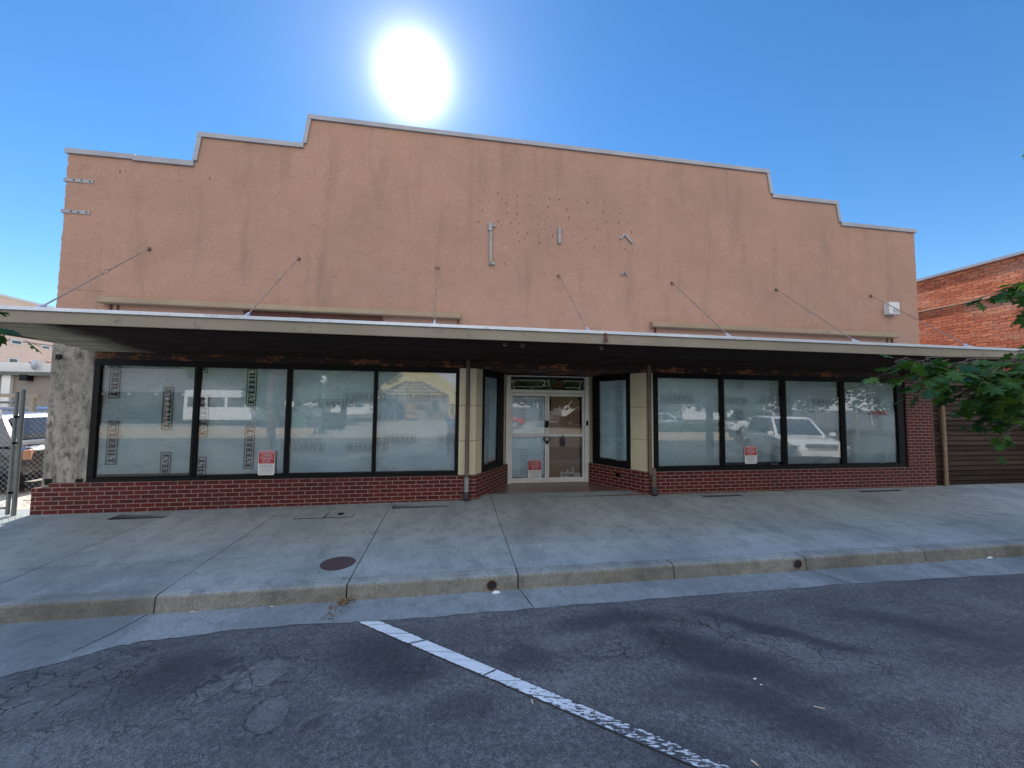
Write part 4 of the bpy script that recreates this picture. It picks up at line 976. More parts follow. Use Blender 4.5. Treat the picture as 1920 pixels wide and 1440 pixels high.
# manhole cover
c = on_walk(634, 1055.5); mz = wz(c[0], c[1]); mh = empty('manhole_cover', (c[0], c[1], mz), label='round dark iron cover set in the sidewalk slab', cat='manhole cover')
b = B(); b.cyl((0, 0, -.01), .185, .0135, 40); b.build('rim', 'cover', mh)
b = B(); b.cyl((0, 0, .0036), .168, .003, 40)
for k in range(-5, 6):
    h_ = math.sqrt(max(0, .15**2-(k*.028)**2)); b.box(-h_, h_, k*.028-.005, k*.028+.005, .0067, .0085) if abs(k) > 1 else None
b.box(-.03, .03, -.02, -.012, .0067, .0085); b.build('lid', 'cover', mh)
# utility covers near the wall
P = [on_walk(x, y) for x, y in ((552, 973), (605, 972.5), (619, 958.5), (566, 959), (657, 970.5), (672, 957))]
yA, yB = (P[0][1]+P[4][1])/2, (P[3][1]+P[5][1])/2
xA, xB, xC = (P[0][0]+P[3][0])/2, (P[1][0]+P[2][0])/2, (P[4][0]+P[5][0])/2
for (x0, x1, dark, lab) in ((xA, xB, 0, 'plain square concrete utility cover in the sidewalk by the wall'), (xB+.012, xC, 1, 'concrete utility cover with a small dark inset lid')):
    z = wz((x0+x1)/2, (yA+yB)/2)
    b = B(); b.box(x0+.01, x1-.01, yA+.01, yB-.01, z-.02, z+.003); o = tag(b.build('utility_cover', 'walk', None), lab, 'utility cover')
    b = B(); b.box(x0, x1, yA, yA+.009, z-.01, z+.0035); b.box(x0, x1, yB-.009, yB, z-.01, z+.0035); b.box(x0, x0+.009, yA+.009, yB-.009, z-.01, z+.0032); b.box(x1-.009, x1, yA+.009, yB-.009, z-.01, z+.0032); b.build('rim', 'joint', o)
    if dark:
        p, q = on_walk(629, 966.5), on_walk(649, 961.5); b = B(); b.box(p[0]+.02, q[0]-.02, p[1], q[1], z+.0028, z+.006); b.build('inset_lid', 'black', o)
# kerb drains
for px, py, lab in ((922, 1097, 'round drain pipe mouth in the kerb above the crumpled paper'), (1495, 1057.5, 'round drain pipe mouth in the kerb beside a kerb joint, far from any litter')):
    P = fac(px, py, -2.917); b = B(); c = Vector((P[0], -2.9205, P[2])); 
    b.tube([c+Vector((.05*math.cos(a), -.003, .05*math.sin(a))) for a in [i*math.pi/10 for i in range(21)]], .006, 6, False); o = tag(b.build('drain_pipe', 'rust', None), lab, 'drain pipe', 'drain mouths in the kerb')
    b = B(); b.cyl((c.x, c.y+.004, c.z), .049, -.006, 20, 'y'); b.build('opening', 'interior', o)
# leaf litter
b = B(); c = gnd(645, 1130, -.205)
def litter_leaf(b, c, s, tilt=.6):
    q = Euler((rng.uniform(-tilt, tilt), rng.uniform(-tilt, tilt), rng.uniform(0, 6.3))).to_matrix(); pts_ = [(0, -.5), (.28, -.1), (.22, .3), (0, .55), (-.25, .25), (-.3, -.15)]
    b.face([Vector(c)+q @ Vector((x*s, y*s, rng.uniform(-.1, .1)*s)) for x, y in pts_])
for k in range(120):
    t = rng.random()
    if t < .6: p = (c[0]+rng.gauss(0, .05), -2.965+rng.gauss(0, .03), -.205+rng.uniform(0, .03))
    else: p = (c[0]-rng.random()*.12+rng.gauss(0, .012), -3.0-rng.random()*.25, -.203+rng.uniform(0, .008))
    p = (p[0], min(p[1], -2.93), p[2]); litter_leaf(b, p, rng.uniform(.015, .035))
tag(b.build('dead_leaves', 'dryleaf', None), 'small heap of dead leaves in the gutter below the kerb joint', 'dead leaves', kind='stuff')
def crumple(c, s, mat, name, label, cat, flat=.35, group=None):
    b = B(); P = [(math.cos(a)*s*rng.uniform(.55, 1), math.sin(a)*s*.5*rng.uniform(.5, 1)) for a in [i*2*math.pi/9 for i in range(9)]]
    top_ = Vector((0, 0, s*flat))
    for i in range(9):
        a_, c_ = P[i], P[(i+1) % 9]; m_ = Vector(((a_[0]+c_[0])*.3, (a_[1]+c_[1])*.3, s*flat*rng.uniform(.6, 1.2)))
        b.face([Vector((*a_, .001)), Vector((*c_, .001)), m_]); b.face([Vector((*a_, .001)), m_, top_]); b.face([Vector((*c_, .001)), top_, m_])
    return tag(b.build(name, mat, None, loc=c), label, cat, group)
crumple((gnd(931, 1112, -.208)[0], -2.97, -.206), .055, 'trash_white', 'paper_scrap', 'crumpled white paper scrap lying under the kerb drain', 'litter')
crumple(tuple(gnd(1855, 1046, -.208)), .06, 'trash_white', 'paper_scrap', 'small white paper scrap in the gutter at the far right', 'litter')
crumple(tuple(gnd(1415, 1273, -.212)), .018, 'trash_white', 'paper_scrap', 'tiny pale paper bit on the asphalt right of the white line, larger of two', 'litter')
crumple(tuple(gnd(1427, 1284, -.212)), .012, 'trash_white', 'paper_scrap', 'tiny pale paper bit on the asphalt right of the white line, smaller of two', 'litter')
for px, py, a, L, lab in ((998, 1316, 90, .032, 'tan cigarette end on the asphalt just below the white line'), (1415, 1431, 110, .036, 'tan cigarette end at the bottom edge right of the white line'), (1536, 1327, -30, .06, 'pale sliver of wood on the dark asphalt'), (510, 1137, 0, .03, 'cigarette end in the gutter left of the leaf heap'), (361, 1147, 0, .035, 'cigarette end in the gutter near the left kerb joint')):
    P = gnd(px, py, -.207); c = Vector((P[0], P[1], -.205)); d = Vector((math.cos(R(a)), math.sin(R(a)), 0))*L/2
    b = B(); b.tube([c-d, c+d], .0045 if L < .05 else .0025, 8); tag(b.build('cigarette_butt' if 'cigar' in lab else 'wood_sliver', 'tan_butt', None), lab, 'litter')
for k in range(3):
    P = gnd(1745+k*25, 1053-k*2, -.207); a = rng.uniform(-.3, .3); c = Vector((P[0], P[1], -.204)); d = Vector((math.cos(a), math.sin(a), 0))*.09
    b = B(); b.tube([c-d, c+d+Vector((0, .01, .004))], .003, 5); tag(b.build('straw', 'tan_butt', None), 'pale straws scattered in the gutter toward the far right', 'litter', 'straws in the gutter')
#==PART3==

# ================================================================== RIGHT: board fence and old brick building
bf = empty('board_fence', (12.5, .1, 0), label='brown fence of horizontal overlapping boards between the shop and the brick building', cat='fence')
b = B(); z = .03; x0 = 10.74
while z < 2.58:
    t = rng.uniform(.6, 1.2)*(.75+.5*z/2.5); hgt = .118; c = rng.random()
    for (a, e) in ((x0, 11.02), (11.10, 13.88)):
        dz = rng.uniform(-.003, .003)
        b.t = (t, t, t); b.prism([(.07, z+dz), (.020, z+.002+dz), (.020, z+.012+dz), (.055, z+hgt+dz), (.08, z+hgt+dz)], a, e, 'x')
    z += hgt-.004
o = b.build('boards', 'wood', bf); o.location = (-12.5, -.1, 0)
b = B(); b.box(11.03, 11.09, -.02, .12, .0, 2.6); o = b.build('post', 'rust', bf, bevel=.004); o.location = (-12.5, -.1, 0)
P = fac(1772, 905, -.03); P2_ = fac(1762, 712, -.03)
b = B(); b.tube([(P[0]-.0, -.05, .03), (P[0]+.02, -.045, 1.2), (P[0]-.02, -.05, 2.56)], .035, 7); o = b.build('post', 'wood_light', bf); o.location = (-12.5, -.1, 0)
ob = empty('brick_building', (14, 10, 0), label='old rough orange brick building rising behind the board fence', cat='building')
b = B(); BX = 13.9; zt_b = 5.62
b.prism([(-.6, -.1), (24, -.1), (24, zt_b), (-.6, zt_b)], BX, BX+.4, 'x'); b.box(BX+.4, 30, -.6, -.2, -.1, zt_b); o = b.build('wall', 'oldbrick', ob); o.location = (-14, -10, 0)
b = B(); b.box(BX-.05, BX+.45, -.63, 24.05, zt_b, zt_b+.07); o = b.build('coping', 'coping', ob); o.location = (-14, -10, 0)
b = B(); b.box(BX-.035, BX-.001, -.6, 24, 4.68, 4.71); o = b.build('ledge', 'hood', ob); o.location = (-14, -10, 0)
b = B(); b.box(BX-.25, BX-.001, .5, 1.3, 3.04, 3.10); o = b.build('iron_bracket', 'black', ob); o.location = (-14, -10, 0)

# ================================================================== LEFT: gate, fence, lot, houses behind
def mesh_wire(b, x0, x1, y, z0, z1, s=.058, r_=.0019):
    k = s*math.sqrt(2); n0 = int((z0-x1)/k)-1; n1 = int((z1-x0)/k)+2
    for sg in (1, -1):
        for i in range(-200, 200):
            # line z = sg*x + c
            c = i*k
            xa, xb = x0, x1; za, zb_ = sg*xa+c, sg*xb+c
            lo, hi = min(za, zb_), max(za, zb_)
            if hi < z0 or lo > z1: continue
            def clip(zz): return (zz-c)/sg
            if sg == 1: xa2, xb2 = max(xa, clip(z0)), min(xb, clip(z1))
            else: xa2, xb2 = max(xa, clip(z1)), min(xb, clip(z0))
            if xb2-xa2 < .005: continue
            b.tube([(xa2, y+.002*sg, sg*xa2+c), (xb2, y+.002*sg, sg*xb2+c)], r_, 4, False)
XG = fac(32.7, 739, -.06)[0]; XP = fac(39.6, 739, -.06)[0]+.012
gt = empty('chain_link_gate', (XG, -.06, 0), label='chain-link gate with steel frame standing at the far left of the shop', cat='gate')
b = B(); b.tube([(0, 0, .02), (0, 0, 1.88)], .024, 10); b.build('post', 'gate_steel', gt, smooth=True)
b = B(); b.tube([(-.03, 0, 1.72), (-2.6, 0, 1.72)], .019, 8); b.tube([(-.03, 0, .12), (-2.6, 0, .12)], .019, 8); b.tube([(-2.6, 0, .1), (-2.6, 0, 1.74)], .019, 8); b.build('frame', 'gate_steel', gt, smooth=True)
b = B(); mesh_wire(b, -2.6, -.02, 0, .13, 1.70); b.build('wire_mesh', 'wire', gt)
b = B(); 
for z in (.35, 1.1, 1.5): b.obox((.03, 0, z), .05, .05, .03)
b.build('hinge', 'grate', gt)
b = B(); b.tube([(-.02, -.01, 1.02), (-2.6, -.01, .98)], .006, 5); b.build('tension_wire', 'grate', gt)
cf = empty('chain_link_fence', (XP, -.04, 0), label='narrow chain-link panel between the gate post and the concrete pillar', cat='fence')
b = B(); b.tube([(0, 0, .0), (0, 0, 1.90)], .028, 10); b.cyl((0, 0, 1.90), .031, .02, 10); b.build('post', 'gate_steel', cf, smooth=True)
b = B(); mesh_wire(b, .02, .32, .1, .10, 1.74); b.build('wire_mesh', 'wire', cf)
b = B()
for z in (1.0, 1.06, .2): b.tube([(.02, .09, z), (.32, .1, z+.01)], .004, 5)
b.build('tension_wire', 'grate', cf)
b = B(); P = fac(1, 775, -.08); b.box(P[0]-.22, P[0]+.02, -.085, -.08, P[2]-.08, P[2]+.06); gs = b.build('gate_sign', 'sign_white', None); tag(gs, 'small white sign with a red letter wired to the chain-link gate', 'sign')
b = B(); add_text(b, 'R', .10, (P[0]-.02, -.0865, P[2]-.01), (1, 0, 0), (0, 0, 1)); b.build('red_letter', 'sign_red', gs)

def car(name, label, paint, loc, rz, L=4.5, W=1.82, H=1.62, kind='suv', group=None, cat='car'):
    """x = forward. body lofted from cross-sections, glass, wheels and lamps as parts"""
    t = empty(name, loc, rz, label=label, cat=cat, group=group)
    hl = L/2; bz = .32; belt = H*.60 if kind == 'suv' else H*.62
    # lower body: stations (x, half width, bottom, top)
    stn = [(-hl, .78, .42, belt*.86), (-hl+.08, .88, .34, belt*.94), (-hl+.5, .97, bz, belt), (-.6, 1., bz-.04, belt), (hl*.42, 1., bz-.04, belt*.99), (hl-.75, .98, bz, belt*.93), (hl-.2, .90, .34, belt*.82), (hl, .70, .42, belt*.66)]
    def ring(x, w_, z0, z1):
        w_ *= W/2; r_ = .10
        return [Vector((x, -w_*.93, z0)), Vector((x, -w_, z0+.14)), Vector((x, -w_*1.0, z0+(z1-z0)*.6)), Vector((x, -w_*.96, z1-.05)), Vector((x, -w_*.86, z1)), Vector((x, w_*.86, z1)), Vector((x, w_*.96, z1-.05)), Vector((x, w_*1.0, z0+(z1-z0)*.6)), Vector((x, w_, z0+.14)), Vector((x, w_*.93, z0))]
    b = B(); rings = [ring(*s) for s in stn]
    for a, c in zip(rings, rings[1:]):
        for j in range(10): b.face([a[j], a[(j+1) % 10], c[(j+1) % 10], c[j]])
    b.face(rings[0]); b.face(rings[-1][::-1])
    # cabin
    if kind == 'suv': base = (-hl+.22, hl-1.35); roof = (-hl+.62, hl-2.05)
    else: base = (-hl+.75, hl-1.2); roof = (-hl+1.45, hl-2.1)
    wb, wr = W/2*.88, W/2*.70
    c0 = [Vector((base[0], -wb, belt-.02)), Vector((base[1], -wb, belt-.04)), Vector((base[1], wb, belt-.04)), Vector((base[0], wb, belt-.02))]
    c1 = [Vector((roof[0], -wr, H-.05)), Vector((roof[1], -wr, H-.06)), Vector((roof[1], wr, H-.06)), Vector((roof[0], wr, H-.05))]
    m_ = Vector(((roof[0]+roof[1])/2, 0, H))
    mid = [p.lerp(m_, .18)+Vector((0, 0, .035)) for p in c1]
    for i in range(4):
        j = (i+1) % 4; b.face([c0[i], c0[j], c1[j], c1[i]]); b.face([c1[i], c1[j], mid[j], mid[i]])
    b.face(mid)
    b.build('body', paint, t, bevel=.03, smooth=True)
    def panel(name, p, q, r_, s_, nrm, mat='window_dark', off=.012, subs=None):
        b = B(); o_ = Vector(nrm)*off; b.face([p+o_, q+o_, r_+o_, s_+o_]); b.face([(p-o_), (s_-o_), (r_-o_), (q-o_)]); return b.build(name, mat, t)
    def sub(i, j, u0, u1, v0, v1):
        f = lambda u, v: c0[i].lerp(c0[j], u).lerp(c1[i].lerp(c1[j], u), v)
        return f(u0, v0), f(u1, v0), f(u1, v1), f(u0, v1)
    panel('windscreen', *sub(1, 2, .06, .94, .08, .93), (1, 0, .5)); panel('rear_window', *sub(3, 0, .08, .92, .2, .9), (-1, 0, .4))
    for (i, j, n_) in ((0, 1, (0, -1, .2)), (2, 3, (0, 1, .2))):
        if i == 0: ranges = ((.10, .42), (.45, .86))
        else: ranges = ((.14, .55), (.58, .90))
        for a, c in ranges: panel('side_window', *sub(i, j, a, c, .1, .9), n_)
    for sx in (-hl+.82, hl-.88):
        for sy in (-1, 1):
            b = B(); y = sy*(W/2-.10); b.cyl((sx, y-.11, .335), .335, .22, 24, 'y'); w_ = b.build('wheel', 'rubber', t, smooth=True)
            b = B(); b.cyl((sx, sy*(W/2+.012)-(.006 if sy > 0 else -.006)-.006, .335), .215, .014, 20, 'y'); b.build('rim', 'chrome', w_)
    for sy in (-1, 1):
        b = B(); b.obox((hl-.16, sy*W/2*.70, belt*.70), .20, .34, .13, sy*-.45, 0); b.build('headlight', 'head', t, bevel=.02)
        b = B(); b.obox((-hl+.06, sy*W/2*.76, belt*.80),   .10, .20, .15 if kind != 'suv' else .19, sy*.35, 0); b.build('tail_light', 'tail', t, bevel=.02)
        b = B(); b.obox((hl-1.35, sy*(W/2+.06), belt+.06), .12, .2, .13); b.build('mirror', paint, t, bevel=.03)
    b = B()
    for k in range(3): b.box(hl-.03, hl+.012, -.42, .42, .62+k*.06, .655+k*.06)
    b.box(hl-.05, hl-.03, -.45, .45, .58, .82); b.build('grille', 'chrome' if kind == 'suv' else 'black', t)
    b = B(); b.box(hl-.01, hl+.02, -.26, .26, .44, .56); b.build('number_plate', 'sign_white', t)
    b = B(); b.box(-hl-.02, -hl+.01, -.26, .26, .5, .62); b.build('number_plate', 'sign_white', t)
    b = B(); b.box(-hl+.12, hl-.12, -W/2+.06, W/2-.06, .22, .36); b.build('underbody', 'black', t)
    return t
LC = (-10.05, 2.25, 0)
car('parked_car', 'dark hatchback with glinting roof parked right behind the chain-link gate', 'car_dark', LC, math.pi, 4.4, 1.8, 1.52, 'suv')
car('parked_car', 'dark blue car parked beside the grey garage wall', 'car_blue', (-14.4, 8.0, 0), math.pi+.1, 4.5, 1.82, 1.55, 'suv')
# grey garage
ga = empty('garage', (-20, 13, 0), label='low grey rendered garage with flat roof behind the parked cars', cat='building')
b = B(); b.box(-9, 6, 0, 6, -.1, 2.86); b.build('wall', 'greywall', ga)
b = B(); b.box(-9.2, 6.2, -.25, 6.1, 2.86, 3.02); b.build('roof_edge', 'roofdark', ga)
b = B(); b.box(-8.4, 3.3, .6, .8, 3.02, 3.5); b.box(3.3, 6.0, .62, .8, 3.02, 3.45); b.build('parapet', 'whitewall', ga)
b = B(); P = fac(11, 740, 12.9); b.box(P[0]+20-.16, P[0]+20+.16, -.14, -.01, 0, 2.86); b.build('downpipe', 'whitewall', ga)
b = B(); P = fac(52, 708, 12.9); b.box(P[0]+20-.14, P[0]+20+.14, -.3, -.01, P[2]-.14, P[2]+.12); b.build('wall_lamp', 'black', ga)
# sunlit timber rail in front of it
tr_ = empty('timber_rail', (-13.5, 5.6, 0), label='pale timber rail catching the sun in front of the garage', cat='rail')
b = B(); P = fac(66, 742, 5.6); b.box(-3, 2, -.05, .05, P[2]-.05, P[2]+.05); b.build('beam', 'fascia', tr_)
b = B(); b.box(-2.9, -2.8, -.05, .05, 0, P[2]-.05); b.build('post', 'fascia', tr_); b = B(); b.box(1.8, 1.9, -.05, .05, 0, P[2]-.05); b.build('post', 'fascia', tr_)
# pink building, long side receding
pk = empty('pink_building', (-30, 20, 0), label='tall pale pink rendered building far behind the gate', cat='building')
b = B(); b.box(-14, 0, -6, 30, 0, 8.7); b.build('wall', 'pink', pk)
b = B(); b.box(-14.1, .08, -6.1, 30.1, 8.7, 8.85); b.build('coping', 'whitewall', pk)
b = B(); P = fac(9, 556, 14); b.box(-4, -.5, -8, 1.2, 8.85, 9.9); b.build('stair_tower', 'pink', pk)
b = B(); b.box(.0, .03, -6, 30, 5.85, 5.92); b.build('string_course', 'greywall', pk)
def pwin(px, py, w_, h_):
    d = ray(px, py); t = -30/d[0]; P = CAM+d*t; y, z = P[1]-20, P[2]
    b = B(); b.box(.0, .05, y-w_/2, y+w_/2, z-h_, z); f = b.build('window', 'whitewall', pk)
    b = B(); b.box(.05, .06, y-w_/2+.08, y+w_/2-.08, z-h_+.08, z-.08); b.build('pane', 'window_dark', f)
    return y, z
pwin(24, 671, .6, .8); y, z = pwin(75, 679, .6, .8); pwin(30, 637, .7, .35); pwin(85, 648, .6, .3)
b = B(); b.box(.0, .2, y+.42, y+.55, z-1, z+.05); b.build('shutter', 'sign_red', pk)
sd = empty('satellite_dish', (-29.6, 15.8, 5.0), label='white satellite dish on the low roof before the pink building', cat='dish')
P = fac(34, 676, 12.9)
sd.location = (P[0], 13.6, P[2]-.1)
b = B(); 
for i in range(5):
    for j in range(16):
        f = lambda r_, a: (r_*.15*math.cos(a)+.1, .12*(r_**2)-.25, r_*.24*math.sin(a)-.02)
        r0, r1, a0, a1 = i/5, (i+1)/5, j*math.pi/8, (j+1)*math.pi/8
        b.face([f(r0, a0), f(r1, a0), f(r1, a1), f(r0, a1)])
b.build('dish', 'blue_dish', sd, smooth=True)
b = B(); b.tube([(0, -.28, .1), (0, .1, -.1), (0, .1, -.35)], .03, 6); b.build('mast', 'steel', sd)

# ================================================================== oak leaves hanging in from street trees
LEAF = [(0, 0), (.06, .10), (.22, .06), (.30, .16), (.16, .24), (.34, .32), (.46, .30), (.42, .42), (.50, .52), (.26, .50), (.18, .56), (.34, .70), (.30, .80), (.14, .76), (.10, .86), (.0, 1.05)]
def oak_leaf(b, base, d, up, s, curl=.25):
    s *= .80
    d = d.normalized(); side = d.cross(up).normalized(); nn = side.cross(d)
    f = lambda x, y: base+side*(x*s)+d*(y*s)-nn*(curl*s*(abs(x)**1.5*.9+.30*y*y))
    for i in range(len(LEAF)-1):
        (x0, y0), (x1, y1) = LEAF[i], LEAF[i+1]
        ya, yb = min(y0, y1), max(y0, y1)
        for sg in (1, -1): b.face([f(0, y0*.92), f(sg*x0, y0), f(sg*x1, y1), f(0, y1*.92)] if i else [f(0, 0), f(sg*x1, y1), f(0, y1)])
    return b
def twig(bt, bl, p0, p1, n_, s, seedr, r0=.008, droop=.12):
    pts_ = [p0.lerp(p1, t)+Vector((seedr.gauss(0, .02), seedr.gauss(0, .02), -droop*t*t)) for t in [i/6 for i in range(7)]]
    bt.tube(pts_, [r0*(1-.8*i/6) for i in range(7)], 5)
    for k in range(n_):
        t = seedr.uniform(.15, 1); i = min(5, int(t*6)); p = pts_[i].lerp(pts_[i+1], t*6-i); ax = (pts_[i+1]-pts_[i]).normalized()
        d = (ax*seedr.uniform(.2, .9)+Vector((seedr.gauss(0, .6), seedr.gauss(0, .6), seedr.gauss(-.25, .35)))).normalized()
        up = Vector((seedr.gauss(0, .45), seedr.gauss(0, .45), 1)).normalized(); pet = p+d*.03
        bt.tube([p, pet], .0012, 3, False); oak_leaf(bl, pet, d, up, s*seedr.uniform(.7, 1.15), seedr.uniform(.1, .5))
def street_tree(loc, label, tips, h=6.5, seed=3, spread=2.6, nclump=60, exclude=None):
    rr = random.Random(seed); t = empty('street_tree', loc, label=label, cat='tree'); O = Vector(loc)
    bt, bl = B(), B(); bl.keep = True
    fork = Vector((rr.uniform(-.1, .1), rr.uniform(-.1, .1), 2.3)); topp = Vector((.2, .1, h*.8))
    bt.tube([(0, 0, -.05), (0.02, .02, .5), tuple(fork), tuple(fork.lerp(topp, .5)), tuple(topp)], [.15, .12, .10, .06, .02], 10)
    for (px, py, dep, n_, s) in tips:
        d = ray(px, py); c = d/ (RC[2] @ d) if False else d
        P = Vector(CAM+d*dep)-O
        st_ = Vector((0, 0, max(1.9, min(h*.75, P.z+.1)))); m1 = st_.lerp(P, .5)+Vector((0, 0, .10)); m2 = st_.lerp(P, .85)+Vector((0, 0, .04))
        bt.tube([st_, m1, m2], [.03, .010, .004], 6)
        twig(bt, bl, m2, P, int(n_*.78), s, rr, .004)
        for q in range(2): twig(bt, bl, m2.lerp(P, .6), P+Vector((rr.gauss(0, .10), rr.gauss(0, .12), rr.gauss(-.03, .07))), int(n_*.5), s*.9, rr, .003, .06)
    for k in range(nclump):
        a = rr.uniform(0, 6.28); e = rr.uniform(-.15, 1); rad = spread*rr.uniform(.45, 1)
        c = Vector((rad*math.cos(a)*math.sqrt(max(0, 1-e*e*.7)), rad*math.sin(a)*math.sqrt(max(0, 1-e*e*.7)), h*.62+e*h*.38))
        w_ = O+c; v_ = w_-Vector(CAM); ang = math.degrees(math.atan2(v_.x, v_.y)) if v_.y > -.5 else 180
        if v_.y > 0 and -58 < ang < 67.5: continue
        st_ = fork.lerp(topp, rr.uniform(.1, .9)); bt.tube([st_, st_.lerp(c, .5)+Vector((0, 0, .15)), c], [.03, .016, .006], 5)
        for q in range(3): twig(bt, bl, c, c+Vector((rr.gauss(0, .35), rr.gauss(0, .35), rr.gauss(0, .25))), 9, .15, rr, .005, .05)
    bt.build('trunk', 'bark', t, smooth=True); bl.build('crown', 'leaf', t)
    return t
tipsR = [(1690, 685, 2.5, 16, .14), (1655, 672, 2.5, 9, .13), (1715, 705, 2.55, 8, .14), (1740, 676, 2.5, 12, .13), (1800, 680, 2.5, 14, .15), (1820, 715, 2.6, 20, .15), (1850, 690, 2.5, 16, .15), (1905, 690, 2.5, 20, .15), (1880, 730, 2.6, 18, .15), (1915, 770, 2.6, 18, .15), (1850, 775, 2.7, 10, .13), (1840, 740, 2.6, 12, .15), (1800, 745, 2.7, 10, .14), (1890, 530, 2.7, 12, .14), (1915, 560, 2.8, 10, .14), (1925, 245, 2.9, 6, .12), (1875, 812, 3.6, 7, .12), (1905, 660, 2.6, 10, .14)]
street_tree((7.9, -3.75, -.1), 'street oak whose lobed green leaves hang in at the right edge', tipsR, 6.2, 5, 2.2, 50)
street_tree((-5.6, -6.0, -.21), 'street oak with a few leaves reaching in at the left edge', [(2, 600, 3.0, 9, .14), (-2, 572, 2.9, 6, .12), (-6, 630, 3.0, 8, .13)], 6.2, 8, 2.0, 45)

# ================================================================== ACROSS THE STREET (seen in the shop glass)
b = B(); b.box(-120, 9.5, -60, -16.2, -.21, -.07); o = tag(b.build('pavement_opposite', 'lot', None), kind='structure')
b = B(); b.box(9.6, 16.8, -34, -13.6, -.21, -.06); tag(b.build('pavement_opposite', 'lot', None), kind='structure')
b = B(); b.box(-40, -7.9, -16.9, -16.5, -.07, .32); tag(b.build('planter_wall', 'tan_wall', None, bevel=.02), 'low tan planter wall along the opposite kerb', 'wall')
b = B(); b.box(9.8, 16.6, -14.0, -13.7, -.06, .25); tag(b.build('planter_wall', 'tan_wall', None, bevel=.02), 'low pale kerb wall before the hedge across the street', 'wall')
def leafball(b, c, r3, n_, s, rr):
    for k in range(n_):
        v = Vector((rr.gauss(0, 1), rr.gauss(0, 1), rr.gauss(0, 1))).normalized(); q = v*rr.uniform(.55, 1.05)
        p = Vector(c)+Vector((q.x*r3[0], q.y*r3[1], q.z*r3[2])); a = Vector((rr.gauss(0, 1), rr.gauss(0, 1), rr.gauss(0, 1))).normalized(); e = a.cross(Vector((rr.random(), rr.random(), rr.random()))).normalized()
        s_ = s*rr.uniform(.6, 1.3); b.face([p-a*s_, p+e*s_*.6, p+a*s_, p-e*s_*.6])
rr = random.Random(4)
b = B(); b.keep = True
for i in range(22): leafball(b, (10.2+i*.3, -15.2+rr.gauss(0, .2), .35), (.5, .8, .55+rr.gauss(0, .06)), 260, .06, rr)
tag(b.build('hedge', 'leaf2', None), 'clipped green hedge behind the low wall across the street', 'hedge')
def park_tree(loc, h, r_, seed, label=None):
    rr = random.Random(seed); t = empty('park_tree', loc, label=label, cat='tree', group='trees across the street')
    b = B(); b.tube([(0, 0, -.1), (.05, 0, h*.3), (.1, .05, h*.7)], [.24, .18, .05], 8)
    bl = B(); bl.keep = True
    for k in range(60):
        a = rr.uniform(0, 6.28); e = rr.uniform(-1, 1); q = rr.uniform(.3, .95)
        c = (r_*q*math.cos(a)*math.sqrt(1-e*e*.8), r_*q*math.sin(a)*math.sqrt(1-e*e*.8), h*.62+e*h*.33)
        b.tube([(0.05, 0, h*rr.uniform(.25, .5)), c], [.05, .02], 5); leafball(bl, c, (r_*.34, r_*.34, r_*.27), 230, .15, rr)
    b.build('trunk', 'bark', t); bl.build('crown', 'leaf2', t); return t
t0 = park_tree((-12.4, -22.4, 0), 7.0, 3.4, 1, 'green tree right of the white bus across the street')
t1 = park_tree((-17.5, -31, 0), 8.5, 4.6, 2, 'broad tree behind the white bus across the street')
def cp(src, loc, sc, rz, lab):
    c = copy_tree(src); c.location = loc; c.scale = (sc*1.15, sc*1.15, sc*.9); c.rotation_euler.z = rz; c['label'] = lab
cp(t0, (-11.0, -34, 0), 1.25, 1.0, 'tall tree behind the globe lamp across the street')
cp(t1, (-11.0, -50, 0), 1.0, 2.0, 'tree left of the yellow building across the street')
cp(t1, (-19.5, -44, 0), 1.1, .7, 'wide tree between the bus and the globe lamp, farther back')
cp(t0, (11.0, -19.5, 0), 1.1, 3.0, 'spreading tree just behind the clipped hedge')
cp(t1, (15.5, -22, 0), .95, 4.0, 'tree over the parked cars behind the hedge')
cp(t0, (20, -18.5, 0), 1.2, 5.0, 'tree behind the double street lamp')
cp(t1, (27, -20, 0), 1.0, .5, 'tree behind the pale posts along the street')
cp(t1, (33, -16, 0), 1.0, 1.7, 'tree farthest to the right along the street')
cp(t0, (5.2, -33, 0), 1.3, 2.4, 'tree right of the yellow building across the street')
cp(t1, (10.5, -35, 0), 1.1, 5.4, 'tree far behind the clipped hedge')
cp(t1, (18, -34, 0), 1.2, 3.4, 'tall tree far behind the dark parked cars')
cp(t1, (-30, -40, 0), 1.2, 2.9, 'tree behind the open pavilion across the street')
# bus
bs = empty('shuttle_bus', (-16.3, -26.5, -.05), .03, label='white shuttle bus parked across the street', cat='bus')
b = B(); b.prism([(-4, .45), (2.2, .45), (2.2, 1.9), (3.1, 2.05), (3.0, 2.75), (-3.9, 2.75), (-4, 2.6)], -1.1, 1.1); b.build('body', 'car_white', bs, bevel=.06)
b = B(); b.prism([(2.2, .45), (3.9, .5), (3.95, 1.15), (3.0, 1.3), (2.6, 1.95), (2.2, 1.95)], -.95, .95); b.build('cab', 'car_white', bs, bevel=.05)
for k in range(4): b = B(); b.box(-3.7+k*1.4, -2.5+k*1.4, 1.101, 1.115, 1.45, 2.2); b.box(-3.7+k*1.4, -2.5+k*1.4, -1.115, -1.101, 1.45, 2.2); b.build('window', 'window_dark', bs)
b = B(); b.prism([(2.35, 1.35), (2.85, 1.35), (2.55, 1.8), (2.35, 1.8)], .951, .965); b.build('cab_window', 'window_dark', bs)
for x in (-2.6, 3.0):
    for y in (-1.0, .8): b = B(); b.cyl((x, y, .4), .4, .2, 20, 'y'); b.build('wheel', 'rubber', bs)
